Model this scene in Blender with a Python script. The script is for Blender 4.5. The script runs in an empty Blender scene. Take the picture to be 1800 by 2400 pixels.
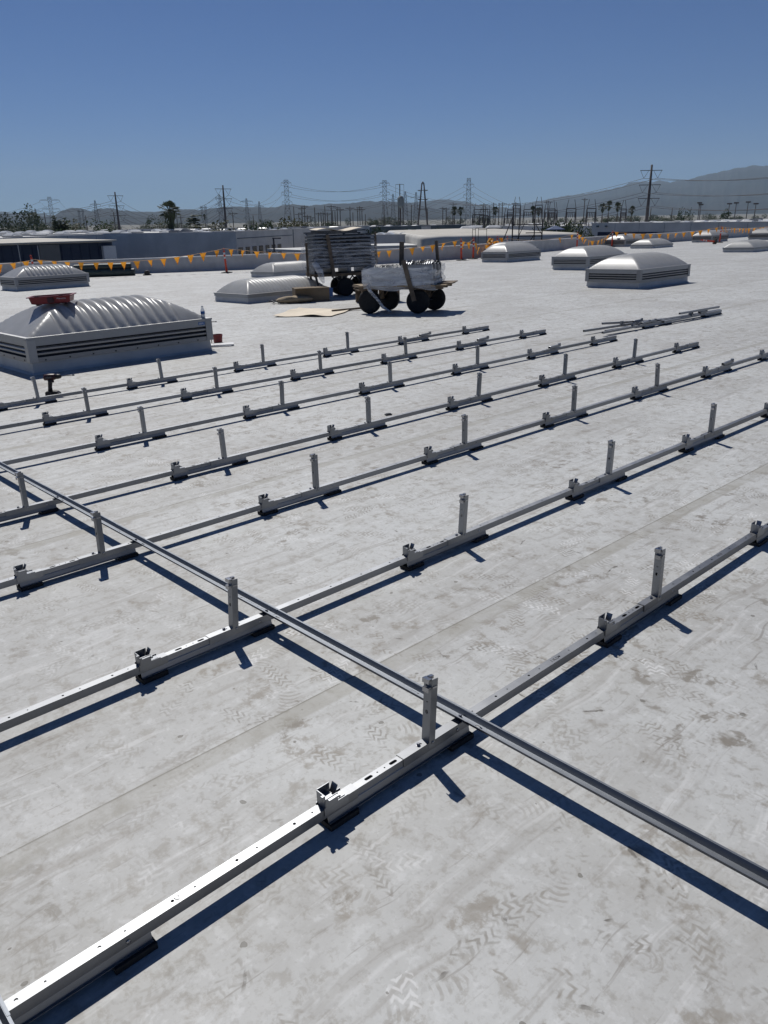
import bpy, math, random
from mathutils import Matrix, Vector, noise as mnoise

random.seed(7)
SC = bpy.context.scene
COL = SC.collection
rad = math.radians

# ------------------------------------------------------------------ camera
EYE = Vector((0, 0, 1.592))
FPX = 1830.0


def basis(pitch, roll):
    p, r = rad(pitch), rad(roll)
    f = Vector((0, math.cos(p), -math.sin(p)))
    right = Vector((1, 0, 0))
    up = right.cross(f)
    R = right * math.cos(r) + up * math.sin(r)
    U = -right * math.sin(r) + up * math.cos(r)
    return Matrix((R, U, -f)).transposed()


CW = basis(20.6, -0.95)      # camera against true vertical
CR = basis(19.83, -2.0)      # camera against the gently sloping roof
M_ROOF = Matrix.Translation(EYE) @ (CW @ CR.transposed()).to_4x4() @ Matrix.Translation(-EYE)

cam = bpy.data.cameras.new('camera')
cam.sensor_fit = 'VERTICAL'
cam.sensor_height = 24.0
cam.lens = 24.0 * FPX / 2400.0
cam.clip_start = 0.05
cam.clip_end = 60000
camo = bpy.data.objects.new('camera', cam)
COL.objects.link(camo)
camo.matrix_world = Matrix.Translation(EYE) @ CW.to_4x4()
SC.camera = camo

# ------------------------------------------------------------------ sky and sun
SUN_AZ, SUN_EL = -18.0, 53.0
sd = Vector((math.sin(rad(SUN_AZ)) * math.cos(rad(SUN_EL)), math.cos(rad(SUN_AZ)) * math.cos(rad(SUN_EL)), math.sin(rad(SUN_EL))))
sd = (M_ROOF.to_3x3() @ sd).normalized()
world = bpy.data.worlds.new('World')
SC.world = world
world.use_nodes = True
wn = world.node_tree
bg = wn.nodes['Background']
sky = wn.nodes.new('ShaderNodeTexSky')
sky.sky_type = 'NISHITA'
sky.sun_disc = False
sky.sun_elevation = math.asin(sd.z)
sky.sun_rotation = math.atan2(sd.x, sd.y)
sky.altitude = 200
sky.air_density = 0.7
sky.dust_density = 0.0
sky.ozone_density = 10.0
wb_ = wn.nodes.new('ShaderNodeMix')          # camera white balance, even over the whole sky
wb_.data_type = 'RGBA'
wb_.blend_type = 'MULTIPLY'
wb_.inputs[0].default_value = 1.0
wb_.inputs[7].default_value = (0.80, 1.0, 1.24, 1)
wn.links.new(sky.outputs[0], wb_.inputs[6])
wn.links.new(wb_.outputs[2], bg.inputs[0])
bg.inputs[1].default_value = 0.053
sun = bpy.data.lights.new('sun', 'SUN')
sun.energy = 5.0
sun.angle = rad(0.5)
sun.color = (1.0, 0.968, 0.915)
suno = bpy.data.objects.new('sun', sun)
COL.objects.link(suno)
suno.rotation_euler = sd.to_track_quat('Z', 'Y').to_euler()
suno.location = (0, 0, 50)

vs = SC.view_settings
vs.view_transform = 'Standard'
vs.look = 'None'
vs.exposure = -0.35
vs.gamma = 1.0
vs.use_curve_mapping = False
SC.render.engine = 'CYCLES'
SC.cycles.max_bounces = 5
SC.cycles.diffuse_bounces = 2
SC.cycles.glossy_bounces = 2
SC.cycles.transmission_bounces = 4
SC.cycles.transparent_max_bounces = 12
SC.cycles.volume_bounces = 0
SC.cycles.caustics_reflective = False
SC.cycles.caustics_refractive = False
SC.cycles.sample_clamp_indirect = 4.0
SC.cycles.use_denoising = True
SC.cycles.use_adaptive_sampling = True
SC.cycles.adaptive_threshold = 0.02

# ------------------------------------------------------------------ geometry helpers
ROOF_THINGS = []


NUM = ('first second third fourth fifth sixth seventh eighth ninth tenth eleventh twelfth thirteenth fourteenth fifteenth sixteenth seventeenth eighteenth nineteenth twentieth').split()


def nth(i):
    if i < 20:
        return NUM[i]
    t = ('', '', 'twenty', 'thirty', 'forty', 'fifty')[(i + 1) // 10]
    u = (i + 1) % 10
    return t + '-' + NUM[u - 1] if u else {'twenty': 'twentieth', 'thirty': 'thirtieth', 'forty': 'fortieth', 'fifty': 'fiftieth'}[t]


class MB:
    """collects shapes that become ONE mesh"""

    def __init__(self):
        self.v, self.f, self.m = [], [], []

    def add(self, vs, fs, mi=0, M=None):
        b = len(self.v)
        if M is not None:
            vs = [M @ Vector(p) for p in vs]
        self.v += [tuple(p) for p in vs]
        self.f += [tuple(b + i for i in f) for f in fs]
        self.m += [mi] * len(fs)
        return self

    def box(self, x0, x1, y0, y1, z0, z1, mi=0, M=None):
        vs = [(x0, y0, z0), (x1, y0, z0), (x1, y1, z0), (x0, y1, z0), (x0, y0, z1), (x1, y0, z1), (x1, y1, z1), (x0, y1, z1)]
        fs = [(0, 3, 2, 1), (4, 5, 6, 7), (0, 1, 5, 4), (1, 2, 6, 5), (2, 3, 7, 6), (3, 0, 4, 7)]
        return self.add(vs, fs, mi, M)

    def prism(self, prof, x0, x1, mi=0, M=None):
        """closed (y,z) polygon run along x"""
        n = len(prof)
        vs = [(x0, y, z) for y, z in prof] + [(x1, y, z) for y, z in prof]
        fs = [(i, (i + 1) % n, n + (i + 1) % n, n + i) for i in range(n)]
        fs += [tuple(range(n - 1, -1, -1)), tuple(range(n, 2 * n))]
        return self.add(vs, fs, mi, M)

    def bar(self, p0, p1, w, t=None, mi=0):
        """square bar between two points"""
        p0, p1 = Vector(p0), Vector(p1)
        t = t or w
        d = (p1 - p0)
        L = d.length
        if L < 1e-6:
            return self
        q = d.to_track_quat('X', 'Z').to_matrix().to_4x4()
        return self.box(0, L, -w / 2, w / 2, -t / 2, t / 2, mi, Matrix.Translation(p0) @ q)

    def tube(self, pts, r, n=6, mi=0, caps=True):
        pts = [Vector(p) for p in pts]
        rs = r if isinstance(r, (list, tuple)) else [r] * len(pts)
        vs, fs = [], []
        for i, p in enumerate(pts):
            d = (pts[min(i + 1, len(pts) - 1)] - pts[max(i - 1, 0)])
            q = d.to_track_quat('Z', 'Y').to_matrix()
            for k in range(n):
                a = 2 * math.pi * k / n
                vs.append(p + q @ Vector((math.cos(a) * rs[i], math.sin(a) * rs[i], 0)))
        for i in range(len(pts) - 1):
            for k in range(n):
                a, b = i * n + k, i * n + (k + 1) % n
                fs.append((a, b, b + n, a + n))
        if caps:
            fs.append(tuple(range(n - 1, -1, -1)))
            fs.append(tuple(range((len(pts) - 1) * n, len(pts) * n)))
        return self.add(vs, fs, mi)

    def lathe(self, prof, n=16, mi=0, M=None):
        """(r,z) profile turned about z"""
        vs, fs = [], []
        for r, z in prof:
            for k in range(n):
                a = 2 * math.pi * k / n
                vs.append((r * math.cos(a), r * math.sin(a), z))
        for i in range(len(prof) - 1):
            for k in range(n):
                a, b = i * n + k, i * n + (k + 1) % n
                fs.append((a, b, b + n, a + n))
        if prof[0][0] > 1e-4:
            fs.append(tuple(range(n - 1, -1, -1)))
        if prof[-1][0] > 1e-4:
            fs.append(tuple(range((len(prof) - 1) * n, len(prof) * n)))
        return self.add(vs, fs, mi, M)

    def holed(self, x0, x1, y0, y1, z, holes, mi=0):
        """flat sheet with round or slotted holes: (x, radius, half_slot)"""
        x = x0
        yc, hy = (y0 + y1) / 2, (y1 - y0) / 2
        for hx, r, e in sorted(holes):
            c = e + r + 0.003
            if hx - c < x or hx + c > x1:
                continue
            if hx - c > x + 1e-5:
                self.add([(x, y0, z), (hx - c, y0, z), (hx - c, y1, z), (x, y1, z)], [(0, 1, 2, 3)], mi)
            vs, fs = [], []
            for k in range(16):
                a = k * math.pi / 8
                ca, sa = math.cos(a), math.sin(a)
                q = 1 / max(abs(ca), abs(sa))
                vs.append((hx + ca * q * c, yc + sa * q * hy, z))
                vs.append((hx + r * ca + (e if ca > 1e-6 else (-e if ca < -1e-6 else 0)), yc + r * sa, z))
            for k in range(16):
                a, b = 2 * k, 2 * ((k + 1) % 16)
                fs.append((a, b, b + 1, a + 1))
            self.add(vs, fs, mi)
            x = hx + c
        self.add([(x, y0, z), (x1, y0, z), (x1, y1, z), (x, y1, z)], [(0, 1, 2, 3)], mi)
        return self

    def mesh(self, name, mats, smooth=False):
        me = bpy.data.meshes.new(name)
        me.from_pydata(self.v, [], self.f)
        for m in (mats if isinstance(mats, (list, tuple)) else [mats]):
            me.materials.append(m)
        if any(self.m):
            me.polygons.foreach_set('material_index', self.m)
        if smooth:
            me.polygons.foreach_set('use_smooth', [True] * len(me.polygons))
        me.update()
        return me

    def build(self, name, mats, parent=None, smooth=False, M=None):
        return put(name, self.mesh(name, mats, smooth), parent, M)


def put(name, me, parent=None, M=None):
    o = bpy.data.objects.new(name, me)
    COL.objects.link(o)
    if parent:
        o.parent = parent
    if M is not None:
        o.matrix_basis = M
    return o


def tag(o, label=None, cat=None, group=None, kind=None):
    if label:
        o['label'] = label
    if cat:
        o['category'] = cat
    if group:
        o['group'] = group
    if kind:
        o['kind'] = kind
    return o


def thing(name, label, cat, M=None, group=None, roof=True):
    o = bpy.data.objects.new(name, None)
    o.empty_display_size = 0.1
    COL.objects.link(o)
    if M is not None:
        o.matrix_basis = M
    tag(o, label, cat, group)
    if roof:
        ROOF_THINGS.append(o)
    return o


def copy_tree(o, parent=None):
    c = o.copy()
    COL.objects.link(c)
    c.parent = parent
    for ch in o.children:
        copy_tree(ch, c)
    return c


def T(x, y, z=0):
    return Matrix.Translation((x, y, z))


def RZ(deg):
    return Matrix.Rotation(rad(deg), 4, 'Z')


def RY(deg):
    return Matrix.Rotation(rad(deg), 4, 'Y')


def RX(deg):
    return Matrix.Rotation(rad(deg), 4, 'X')


# ------------------------------------------------------------------ material helpers
class NT:
    def __init__(self, name):
        self.mat = bpy.data.materials.new(name)
        self.mat.use_nodes = True
        self.t = self.mat.node_tree
        self.b = self.t.nodes['Principled BSDF']
        self.out = self.t.nodes['Material Output']

    def n(self, typ, **kw):
        nd = self.t.nodes.new('ShaderNode' + typ)
        for k, v in kw.items():
            if k.startswith('i_'):
                self.set(nd.inputs[k[2:].replace('_', ' ')], v)
            elif k.startswith('p'):
                if k[1:].isdigit():
                    self.set(nd.inputs[int(k[1:])], v)
                else:
                    setattr(nd, k, v)
            else:
                setattr(nd, k, v)
        return nd

    def set(self, sock, v):
        if isinstance(v, bpy.types.NodeSocket):
            self.t.links.new(v, sock)
        elif isinstance(v, bpy.types.Node):
            self.t.links.new(v.outputs[0], sock)
        else:
            sock.default_value = v

    def m(self, op, a, b=0.0, c=0.0, clamp=False):
        nd = self.t.nodes.new('ShaderNodeMath')
        nd.operation = op
        nd.use_clamp = clamp
        for i, x in enumerate((a, b, c)):
            self.set(nd.inputs[i], x)
        return nd.outputs[0]

    def ramp(self, fac, stops):
        nd = self.t.nodes.new('ShaderNodeValToRGB')
        while len(nd.color_ramp.elements) < len(stops):
            nd.color_ramp.elements.new(0.5)
        for e, (p, c) in zip(nd.color_ramp.elements, stops):
            e.position = p
            e.color = (c, c, c, 1) if not isinstance(c, (list, tuple)) else (*c, 1)
        self.set(nd.inputs[0], fac)
        return nd.outputs[0]

    def mix(self, fac, a, b, blend='MIX'):
        nd = self.t.nodes.new('ShaderNodeMix')
        nd.data_type = 'RGBA'
        nd.blend_type = blend
        self.set(nd.inputs[0], fac)
        for i, x in ((6, a), (7, b)):
            self.set(nd.inputs[i], (*x, 1) if isinstance(x, tuple) and len(x) == 3 else x)
        return nd.outputs[2]

    def step(self, x, lo, hi):
        nd = self.t.nodes.new('ShaderNodeMapRange')
        nd.interpolation_type = 'SMOOTHSTEP'
        nd.clamp = True
        self.set(nd.inputs[0], x)
        nd.inputs[1].default_value, nd.inputs[2].default_value = lo, hi
        return nd.outputs[0]

    flat = False

    def noise(self, vec, scale, detail=3.0, rough=0.55, dist=0.0):
        nd = self.t.nodes.new('ShaderNodeTexNoise')
        if self.flat:
            nd.noise_dimensions = '2D'
        if vec is not None:
            self.set(nd.inputs['Vector'], vec)
        nd.inputs['Scale'].default_value = scale
        nd.inputs['Detail'].default_value = detail
        nd.inputs['Roughness'].default_value = rough
        nd.inputs['Distortion'].default_value = dist
        return nd.outputs[0]


def simple(name, col, rough=0.6, metal=0.0, var=0.15, scale=6.0, bump=0.0, bscale=40.0, alpha=1.0, spec=0.5, col2=None):
    k = NT(name)
    tc = k.n('TexCoord').outputs['Object']
    nz = k.noise(tc, scale, 4.0)
    c2 = col2 or tuple(max(0.0, c * (1 - 2.2 * var)) for c in col)
    k.set(k.b.inputs['Base Color'], k.mix(k.step(nz, 0.32, 0.68), c2, col))
    k.b.inputs['Metallic'].default_value = metal
    k.b.inputs['Specular IOR Level'].default_value = spec
    nr = k.noise(tc, scale * 2.3, 3.0)
    k.set(k.b.inputs['Roughness'], k.m('MULTIPLY_ADD', nr, 0.25, rough - 0.12, clamp=True))
    if bump:
        bm = k.n('Bump')
        bm.inputs['Strength'].default_value = bump
        bm.inputs['Distance'].default_value = 0.01
        k.set(bm.inputs['Height'], k.noise(tc, bscale, 4.0))
        k.set(k.b.inputs['Normal'], bm)
    return k.mat


def foliage(name, c1, c2):
    k = NT(name)
    tc = k.n('TexCoord').outputs['Object']
    nz = k.noise(tc, 1.1, 4.0)
    k.set(k.b.inputs['Base Color'], k.mix(k.step(nz, 0.3, 0.7), c1, c2))
    k.b.inputs['Roughness'].default_value = 0.65
    tr = k.n('BsdfTranslucent')
    k.set(tr.inputs[0], k.mix(k.step(nz, 0.3, 0.7), c1, c2))
    mx = k.n('MixShader')
    mx.inputs[0].default_value = 0.25
    k.set(mx.inputs[1], k.b.outputs[0])
    k.set(mx.inputs[2], tr.outputs[0])
    k.set(k.out.inputs[0], mx.outputs[0])
    return k.mat


def mat_membrane():
    k = NT('roof_membrane')
    k.flat = True
    uv = k.n('UVMap').outputs[0]
    sep = k.n('SeparateXYZ')
    k.set(sep.inputs[0], uv)
    V = sep.outputs[1]

    def warped(src, scale, amp, detail=2.0):
        warp = k.n('TexNoise', i_Scale=scale, i_Detail=detail, noise_dimensions='2D')
        k.set(warp.inputs['Vector'], uv)
        ctr = k.n('VectorMath', operation='SUBTRACT')
        k.set(ctr.inputs[0], warp.outputs[1])
        ctr.inputs[1].default_value = (0.5, 0.5, 0.5)
        wv = k.n('VectorMath', operation='MULTIPLY_ADD')
        k.set(wv.inputs[0], ctr.outputs[0])
        wv.inputs[1].default_value = (amp, amp, 0)
        k.set(wv.inputs[2], src)
        return wv.outputs[0]

    wuv = warped(uv, 2.2, 0.09)
    fuv = warped(uv, 13.0, 0.030, 3.0)
    big = k.noise(uv, 0.55, 4.0, 0.6)
    mid = k.noise(wuv, 3.2, 6.0, 0.68)
    grit = k.noise(fuv, 15.0, 5.0, 0.70)
    fine = k.noise(uv, 46.0, 3.0, 0.6)
    base = k.mix(k.step(big, 0.36, 0.62), (0.440, 0.440, 0.425), (0.510, 0.516, 0.503))
    med = k.noise(wuv, 1.3, 4.0, 0.62)
    base = k.mix(k.m('MULTIPLY', k.step(med, 0.50, 0.68), 0.26), base, (0.345, 0.335, 0.312))
    base = k.mix(k.m('MULTIPLY', k.step(mid, 0.50, 0.74), 0.30), base, (0.335, 0.318, 0.290))
    base = k.mix(k.m('MULTIPLY', k.step(mid, 0.45, 0.26), 0.22), base, (0.60, 0.605, 0.60))
    base = k.mix(k.m('MULTIPLY', k.step(grit, 0.53, 0.67), 0.58), base, (0.30, 0.283, 0.252))
    base = k.mix(k.m('MULTIPLY', k.step(grit, 0.45, 0.30), 0.34), base, (0.64, 0.645, 0.64))
    base = k.mix(k.m('MULTIPLY', k.step(fine, 0.54, 0.70), 0.30), base, (0.29, 0.28, 0.26))

    def stretched(ang, sx, sy, scale, lo, hi, detail=4.0):
        mp = k.n('Mapping')
        mp.inputs['Rotation'].default_value = (0, 0, rad(ang))
        mp.inputs['Scale'].default_value = (sx, sy, 1)
        k.set(mp.inputs[0], wuv)
        return k.step(k.noise(mp.outputs[0], scale, detail, 0.6), lo, hi)

    for ang, sx, sy, sc_, lo, hi, amt, colr in ((20, 0.5, 6, 1.6, 0.58, 0.74, 0.36, (0.29, 0.275, 0.25)), (-62, 0.6, 9, 1.8, 0.58, 0.74, 0.46, (0.27, 0.25, 0.225)),
                                                (74, 0.5, 8, 2.4, 0.60, 0.74, 0.36, (0.66, 0.66, 0.65)), (-15, 1.2, 20, 2.2, 0.64, 0.76, 0.55, (0.22, 0.20, 0.18))):
        base = k.mix(k.m('MULTIPLY', stretched(ang, sx, sy, sc_, lo, hi), amt), base, colr)
    walk = k.step(k.noise(uv, 0.9, 2.0), 0.36, 0.60)
    walk = k.m('MULTIPLY_ADD', walk, 0.55, 0.45)
    WOB = k.m('MULTIPLY_ADD', k.noise(uv, 20.0, 2.0), 2.0, -1.0)
    PART = k.step(k.noise(uv, 8.0, 3.0, 0.65), 0.42, 0.60)
    PART2 = k.step(k.noise(uv, 8.0, 3.0, 0.65), 0.58, 0.42)
    SMEAR = k.step(grit, 0.43, 0.58)

    def stamps(scale, off, a, b, kind, colr, amt, thr, inv=False):
        mp = k.n('Mapping')
        mp.inputs['Location'].default_value = (off, off * 0.37, 0)
        k.set(mp.inputs[0], fuv)
        vo = k.n('TexVoronoi', voronoi_dimensions='2D', feature='F1')
        vo.inputs['Scale'].default_value = scale
        vo.inputs['Randomness'].default_value = 1.0
        k.set(vo.inputs['Vector'], mp.outputs[0])
        d = k.n('VectorMath', operation='SUBTRACT')
        k.set(d.inputs[0], mp.outputs[0])
        k.set(d.inputs[1], vo.outputs['Position'])
        cs = k.n('SeparateColor')
        k.set(cs.inputs[0], vo.outputs['Color'])
        rot = k.n('VectorRotate', rotation_type='Z_AXIS')
        k.set(rot.inputs['Vector'], d.outputs[0])
        k.set(rot.inputs['Angle'], k.m('MULTIPLY', cs.outputs[0], 6.283))
        ls = k.n('SeparateXYZ')
        k.set(ls.inputs[0], rot.outputs[0])
        lx, ly = ls.outputs[0], ls.outputs[1]
        waist = k.m('MULTIPLY_ADD', k.m('COSINE', k.m('MULTIPLY', lx, 6.283 / (a * 1.5))), -0.16 * b, 0.84 * b)
        ex = k.m('DIVIDE', lx, a)
        ey = k.m('DIVIDE', ly, waist)
        r = k.m('ADD', k.m('MULTIPLY', ex, ex), k.m('MULTIPLY', ey, ey))
        inside = k.step(k.m('ADD', r, WOB), 1.2, 0.7)
        on = k.m('GREATER_THAN', cs.outputs[1], thr)
        if kind == 'zigzag':
            tri = k.m('PINGPONG', ly, b * 0.36)
            ph = k.m('MULTIPLY', k.m('MULTIPLY_ADD', tri, 1.1, lx), 6.283 / 0.026)
            tread = k.step(k.m('ADD', k.m('SINE', ph), k.m('MULTIPLY', WOB, 0.9)), -0.4, 0.9)
        elif kind == 'bar':
            arc = k.m('MULTIPLY', k.m('MULTIPLY', ly, ly), 7.0)
            tread = k.step(k.m('SINE', k.m('MULTIPLY', k.m('ADD', lx, arc), 6.283 / 0.021)), -0.2, 0.7)
        elif kind == 'ring':
            tread = k.step(k.m('SINE', k.m('MULTIPLY', k.m('POWER', r, 0.5), 22.0)), 0.0, 0.8)
        else:
            tread = SMEAR
        fac = k.m('MULTIPLY', k.m('MULTIPLY', inside, on), k.m('MULTIPLY', tread, PART2 if inv else PART))
        return k.m('MULTIPLY', k.m('MULTIPLY', fac, amt), walk), colr

    dark, light, mid_ = (0.20, 0.182, 0.155), (0.70, 0.70, 0.69), (0.29, 0.272, 0.245)
    for args in ((2.6, 0.0, 0.15, 0.052, 'zigzag', dark, 0.72, 0.08), (3.2, 61.3, 0.14, 0.05, 'zigzag', (0.24, 0.218, 0.185), 0.72, 0.1, True), (2.5, 3.7, 0.145, 0.05, 'zigzag', light, 0.62, 0.12, True), (2.9, 8.1, 0.14, 0.048, 'bar', mid_, 0.65, 0.2),
                 (1.7, 17.3, 0.05, 0.045, 'ring', mid_, 0.5, 0.65), (3.1, 12.9, 0.08, 0.05, 'smear', (0.25, 0.225, 0.19), 0.75, 0.12),
                 (1.9, 21.3, 0.16, 0.06, 'smear', (0.21, 0.19, 0.16), 0.85, 0.15), (2.4, 51.7, 0.13, 0.06, 'smear', (0.26, 0.235, 0.20), 0.75, 0.1, True),
                 (1.5, 33.1, 0.12, 0.014, 'smear', dark, 0.85, 0.4, True), (3.6, 39.9, 0.045, 0.006, 'smear', (0.13, 0.12, 0.105), 0.9, 0.3)):
        fac, colr = stamps(*args)
        base = k.mix(fac, base, colr)
    vs_ = k.n('TexVoronoi', voronoi_dimensions='2D')
    vs_.inputs['Scale'].default_value = 7.0
    k.set(vs_.inputs['Vector'], fuv)
    sc_ = k.n('SeparateColor')
    k.set(sc_.inputs[0], vs_.outputs['Color'])
    spk = k.m('MULTIPLY', k.m('LESS_THAN', vs_.outputs['Distance'], k.m('MULTIPLY', k.m('POWER', sc_.outputs[1], 3.0), 0.07)), k.m('GREATER_THAN', sc_.outputs[0], 0.6))
    base = k.mix(k.m('MULTIPLY', spk, 0.7), base, (0.13, 0.12, 0.10))
    # grime held along the lap seams
    pm = k.m('MULTIPLY', k.m('FRACT', k.m('DIVIDE', k.m('SUBTRACT', SEAM0, V), SEAMW)), SEAMW)
    band = k.m('MULTIPLY', k.step(pm, 0.090, 0.074), k.m('MULTIPLY_ADD', k.step(mid, 0.35, 0.60), 0.55, 0.45))
    base = k.mix(k.m('MULTIPLY', band, 0.62), base, (0.31, 0.297, 0.258))
    line = k.m('MULTIPLY', k.step(pm, 0.011, 0.003), k.step(grit, 0.2, 0.5))
    base = k.mix(k.m('MULTIPLY', line, 0.7), base, (0.17, 0.16, 0.135))
    k.set(k.b.inputs['Base Color'], base)
    k.set(k.b.inputs['Roughness'], k.m('MULTIPLY_ADD', mid, 0.2, 0.48))
    k.b.inputs['Specular IOR Level'].default_value = 0.35
    wr = k.noise(uv, 1.3, 2.0)
    g2 = k.noise(uv, 15.0, 3.0, 0.7)
    bm = k.n('Bump')
    bm.inputs['Strength'].default_value = 0.40
    bm.inputs['Distance'].default_value = 0.006
    k.set(bm.inputs['Height'], k.m('MULTIPLY_ADD', g2, 0.45, wr))
    k.set(k.b.inputs['Normal'], bm)
    return k.mat


def mat_metal(name, col, rough, var=0.1, aniso=0.0):
    k = NT(name)
    tc = k.n('TexCoord').outputs['Object']
    nz = k.noise(tc, 9.0, 4.0)
    vo = k.n('TexVoronoi')
    vo.inputs['Scale'].default_value = 120.0
    k.set(vo.inputs['Vector'], tc)
    cs = k.n('SeparateColor')
    k.set(cs.inputs[0], vo.outputs['Color'])
    c = k.mix(k.step(nz, 0.3, 0.7), tuple(x * (1 - var) for x in col), col)
    c = k.mix(k.m('MULTIPLY', cs.outputs[0], 0.12), c, tuple(x * 0.6 for x in col))
    oi = k.n('ObjectInfo').outputs['Random']
    hs = k.n('HueSaturation')
    k.set(hs.inputs['Value'], k.m('MULTIPLY_ADD', oi, 0.30, 0.86))
    k.set(hs.inputs['Color'], c)
    k.set(k.b.inputs['Base Color'], hs.outputs[0])
    k.b.inputs['Metallic'].default_value = 1.0
    mp = k.n('Mapping')
    mp.inputs['Scale'].default_value = (2.0, 160.0, 160.0)
    k.set(mp.inputs[0], tc)
    st = k.noise(mp.outputs[0], 1.0, 3.0)
    k.set(k.b.inputs['Roughness'], k.m('ADD', k.m('MULTIPLY_ADD', nz, 0.16, rough - 0.1), k.m('MULTIPLY', st, 0.06)))
    bm = k.n('Bump')
    bm.inputs['Strength'].default_value = 0.06
    bm.inputs['Distance'].default_value = 0.001
    k.set(bm.inputs['Height'], st)
    k.set(k.b.inputs['Normal'], bm)
    return k.mat


def mat_film(name='stretch_film', lo=0.24, hi=0.42):
    k = NT(name)
    tc = k.n('TexCoord').outputs['Object']
    mp = k.n('Mapping')
    mp.inputs['Scale'].default_value = (1.2, 1.2, 7.0)
    k.set(mp.inputs[0], tc)
    a = k.noise(mp.outputs[0], 1.6, 3.0, 0.55, 0.9)
    b = k.noise(tc, 7.0, 2.0, 0.5)
    k.b.inputs['Base Color'].default_value = (0.80, 0.82, 0.84, 1)
    k.b.inputs['Roughness'].default_value = 0.22
    bm = k.n('Bump')
    bm.inputs['Strength'].default_value = 0.3
    bm.inputs['Distance'].default_value = 0.02
    k.set(bm.inputs['Height'], k.m('ADD', a, k.m('MULTIPLY', b, 0.5)))
    k.set(k.b.inputs['Normal'], bm)
    tr = k.n('BsdfTransparent')
    mx = k.n('MixShader')
    k.set(mx.inputs[0], k.m('MULTIPLY_ADD', k.step(a, 0.38, 0.68), hi, lo))
    k.set(mx.inputs[1], tr.outputs[0])
    k.set(mx.inputs[2], k.b.outputs[0])
    k.set(k.out.inputs[0], mx.outputs[0])
    return k.mat


def mat_dome(name='prismatic_acrylic', rough=0.30, spec=0.5):
    k = NT(name)
    k.b.inputs['Specular IOR Level'].default_value = spec
    tc = k.n('TexCoord').outputs['Object']
    nz = k.noise(tc, 5.0, 4.0)
    c = k.mix(k.step(nz, 0.3, 0.7), (0.54, 0.54, 0.53), (0.62, 0.62, 0.615))
    k.set(k.b.inputs['Base Color'], c)
    k.b.inputs['Roughness'].default_value = rough
    tr = k.n('BsdfTranslucent')
    tr.inputs[0].default_value = (0.72, 0.72, 0.70, 1)
    bm = k.n('Bump')
    bm.inputs['Strength'].default_value = 0.12
    bm.inputs['Distance'].default_value = 0.004
    k.set(bm.inputs['Height'], k.noise(tc, 90.0, 2.0))
    k.set(k.b.inputs['Normal'], bm)
    mx = k.n('MixShader')
    mx.inputs[0].default_value = 0.38
    k.set(mx.inputs[1], k.b.outputs[0])
    k.set(mx.inputs[2], tr.outputs[0])
    k.set(k.out.inputs[0], mx.outputs[0])
    return k.mat


def mat_clear(name, col, alpha):
    k = NT(name)
    tc = k.n('TexCoord').outputs['Object']
    nz = k.noise(tc, 30.0, 2.0)
    k.set(k.b.inputs['Base Color'], k.mix(nz, col, tuple(c * 0.8 for c in col)))
    k.b.inputs['Roughness'].default_value = 0.08
    tr = k.n('BsdfTransparent')
    mx = k.n('MixShader')
    mx.inputs[0].default_value = alpha
    k.set(mx.inputs[1], tr.outputs[0])
    k.set(mx.inputs[2], k.b.outputs[0])
    k.set(k.out.inputs[0], mx.outputs[0])
    return k.mat


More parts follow.
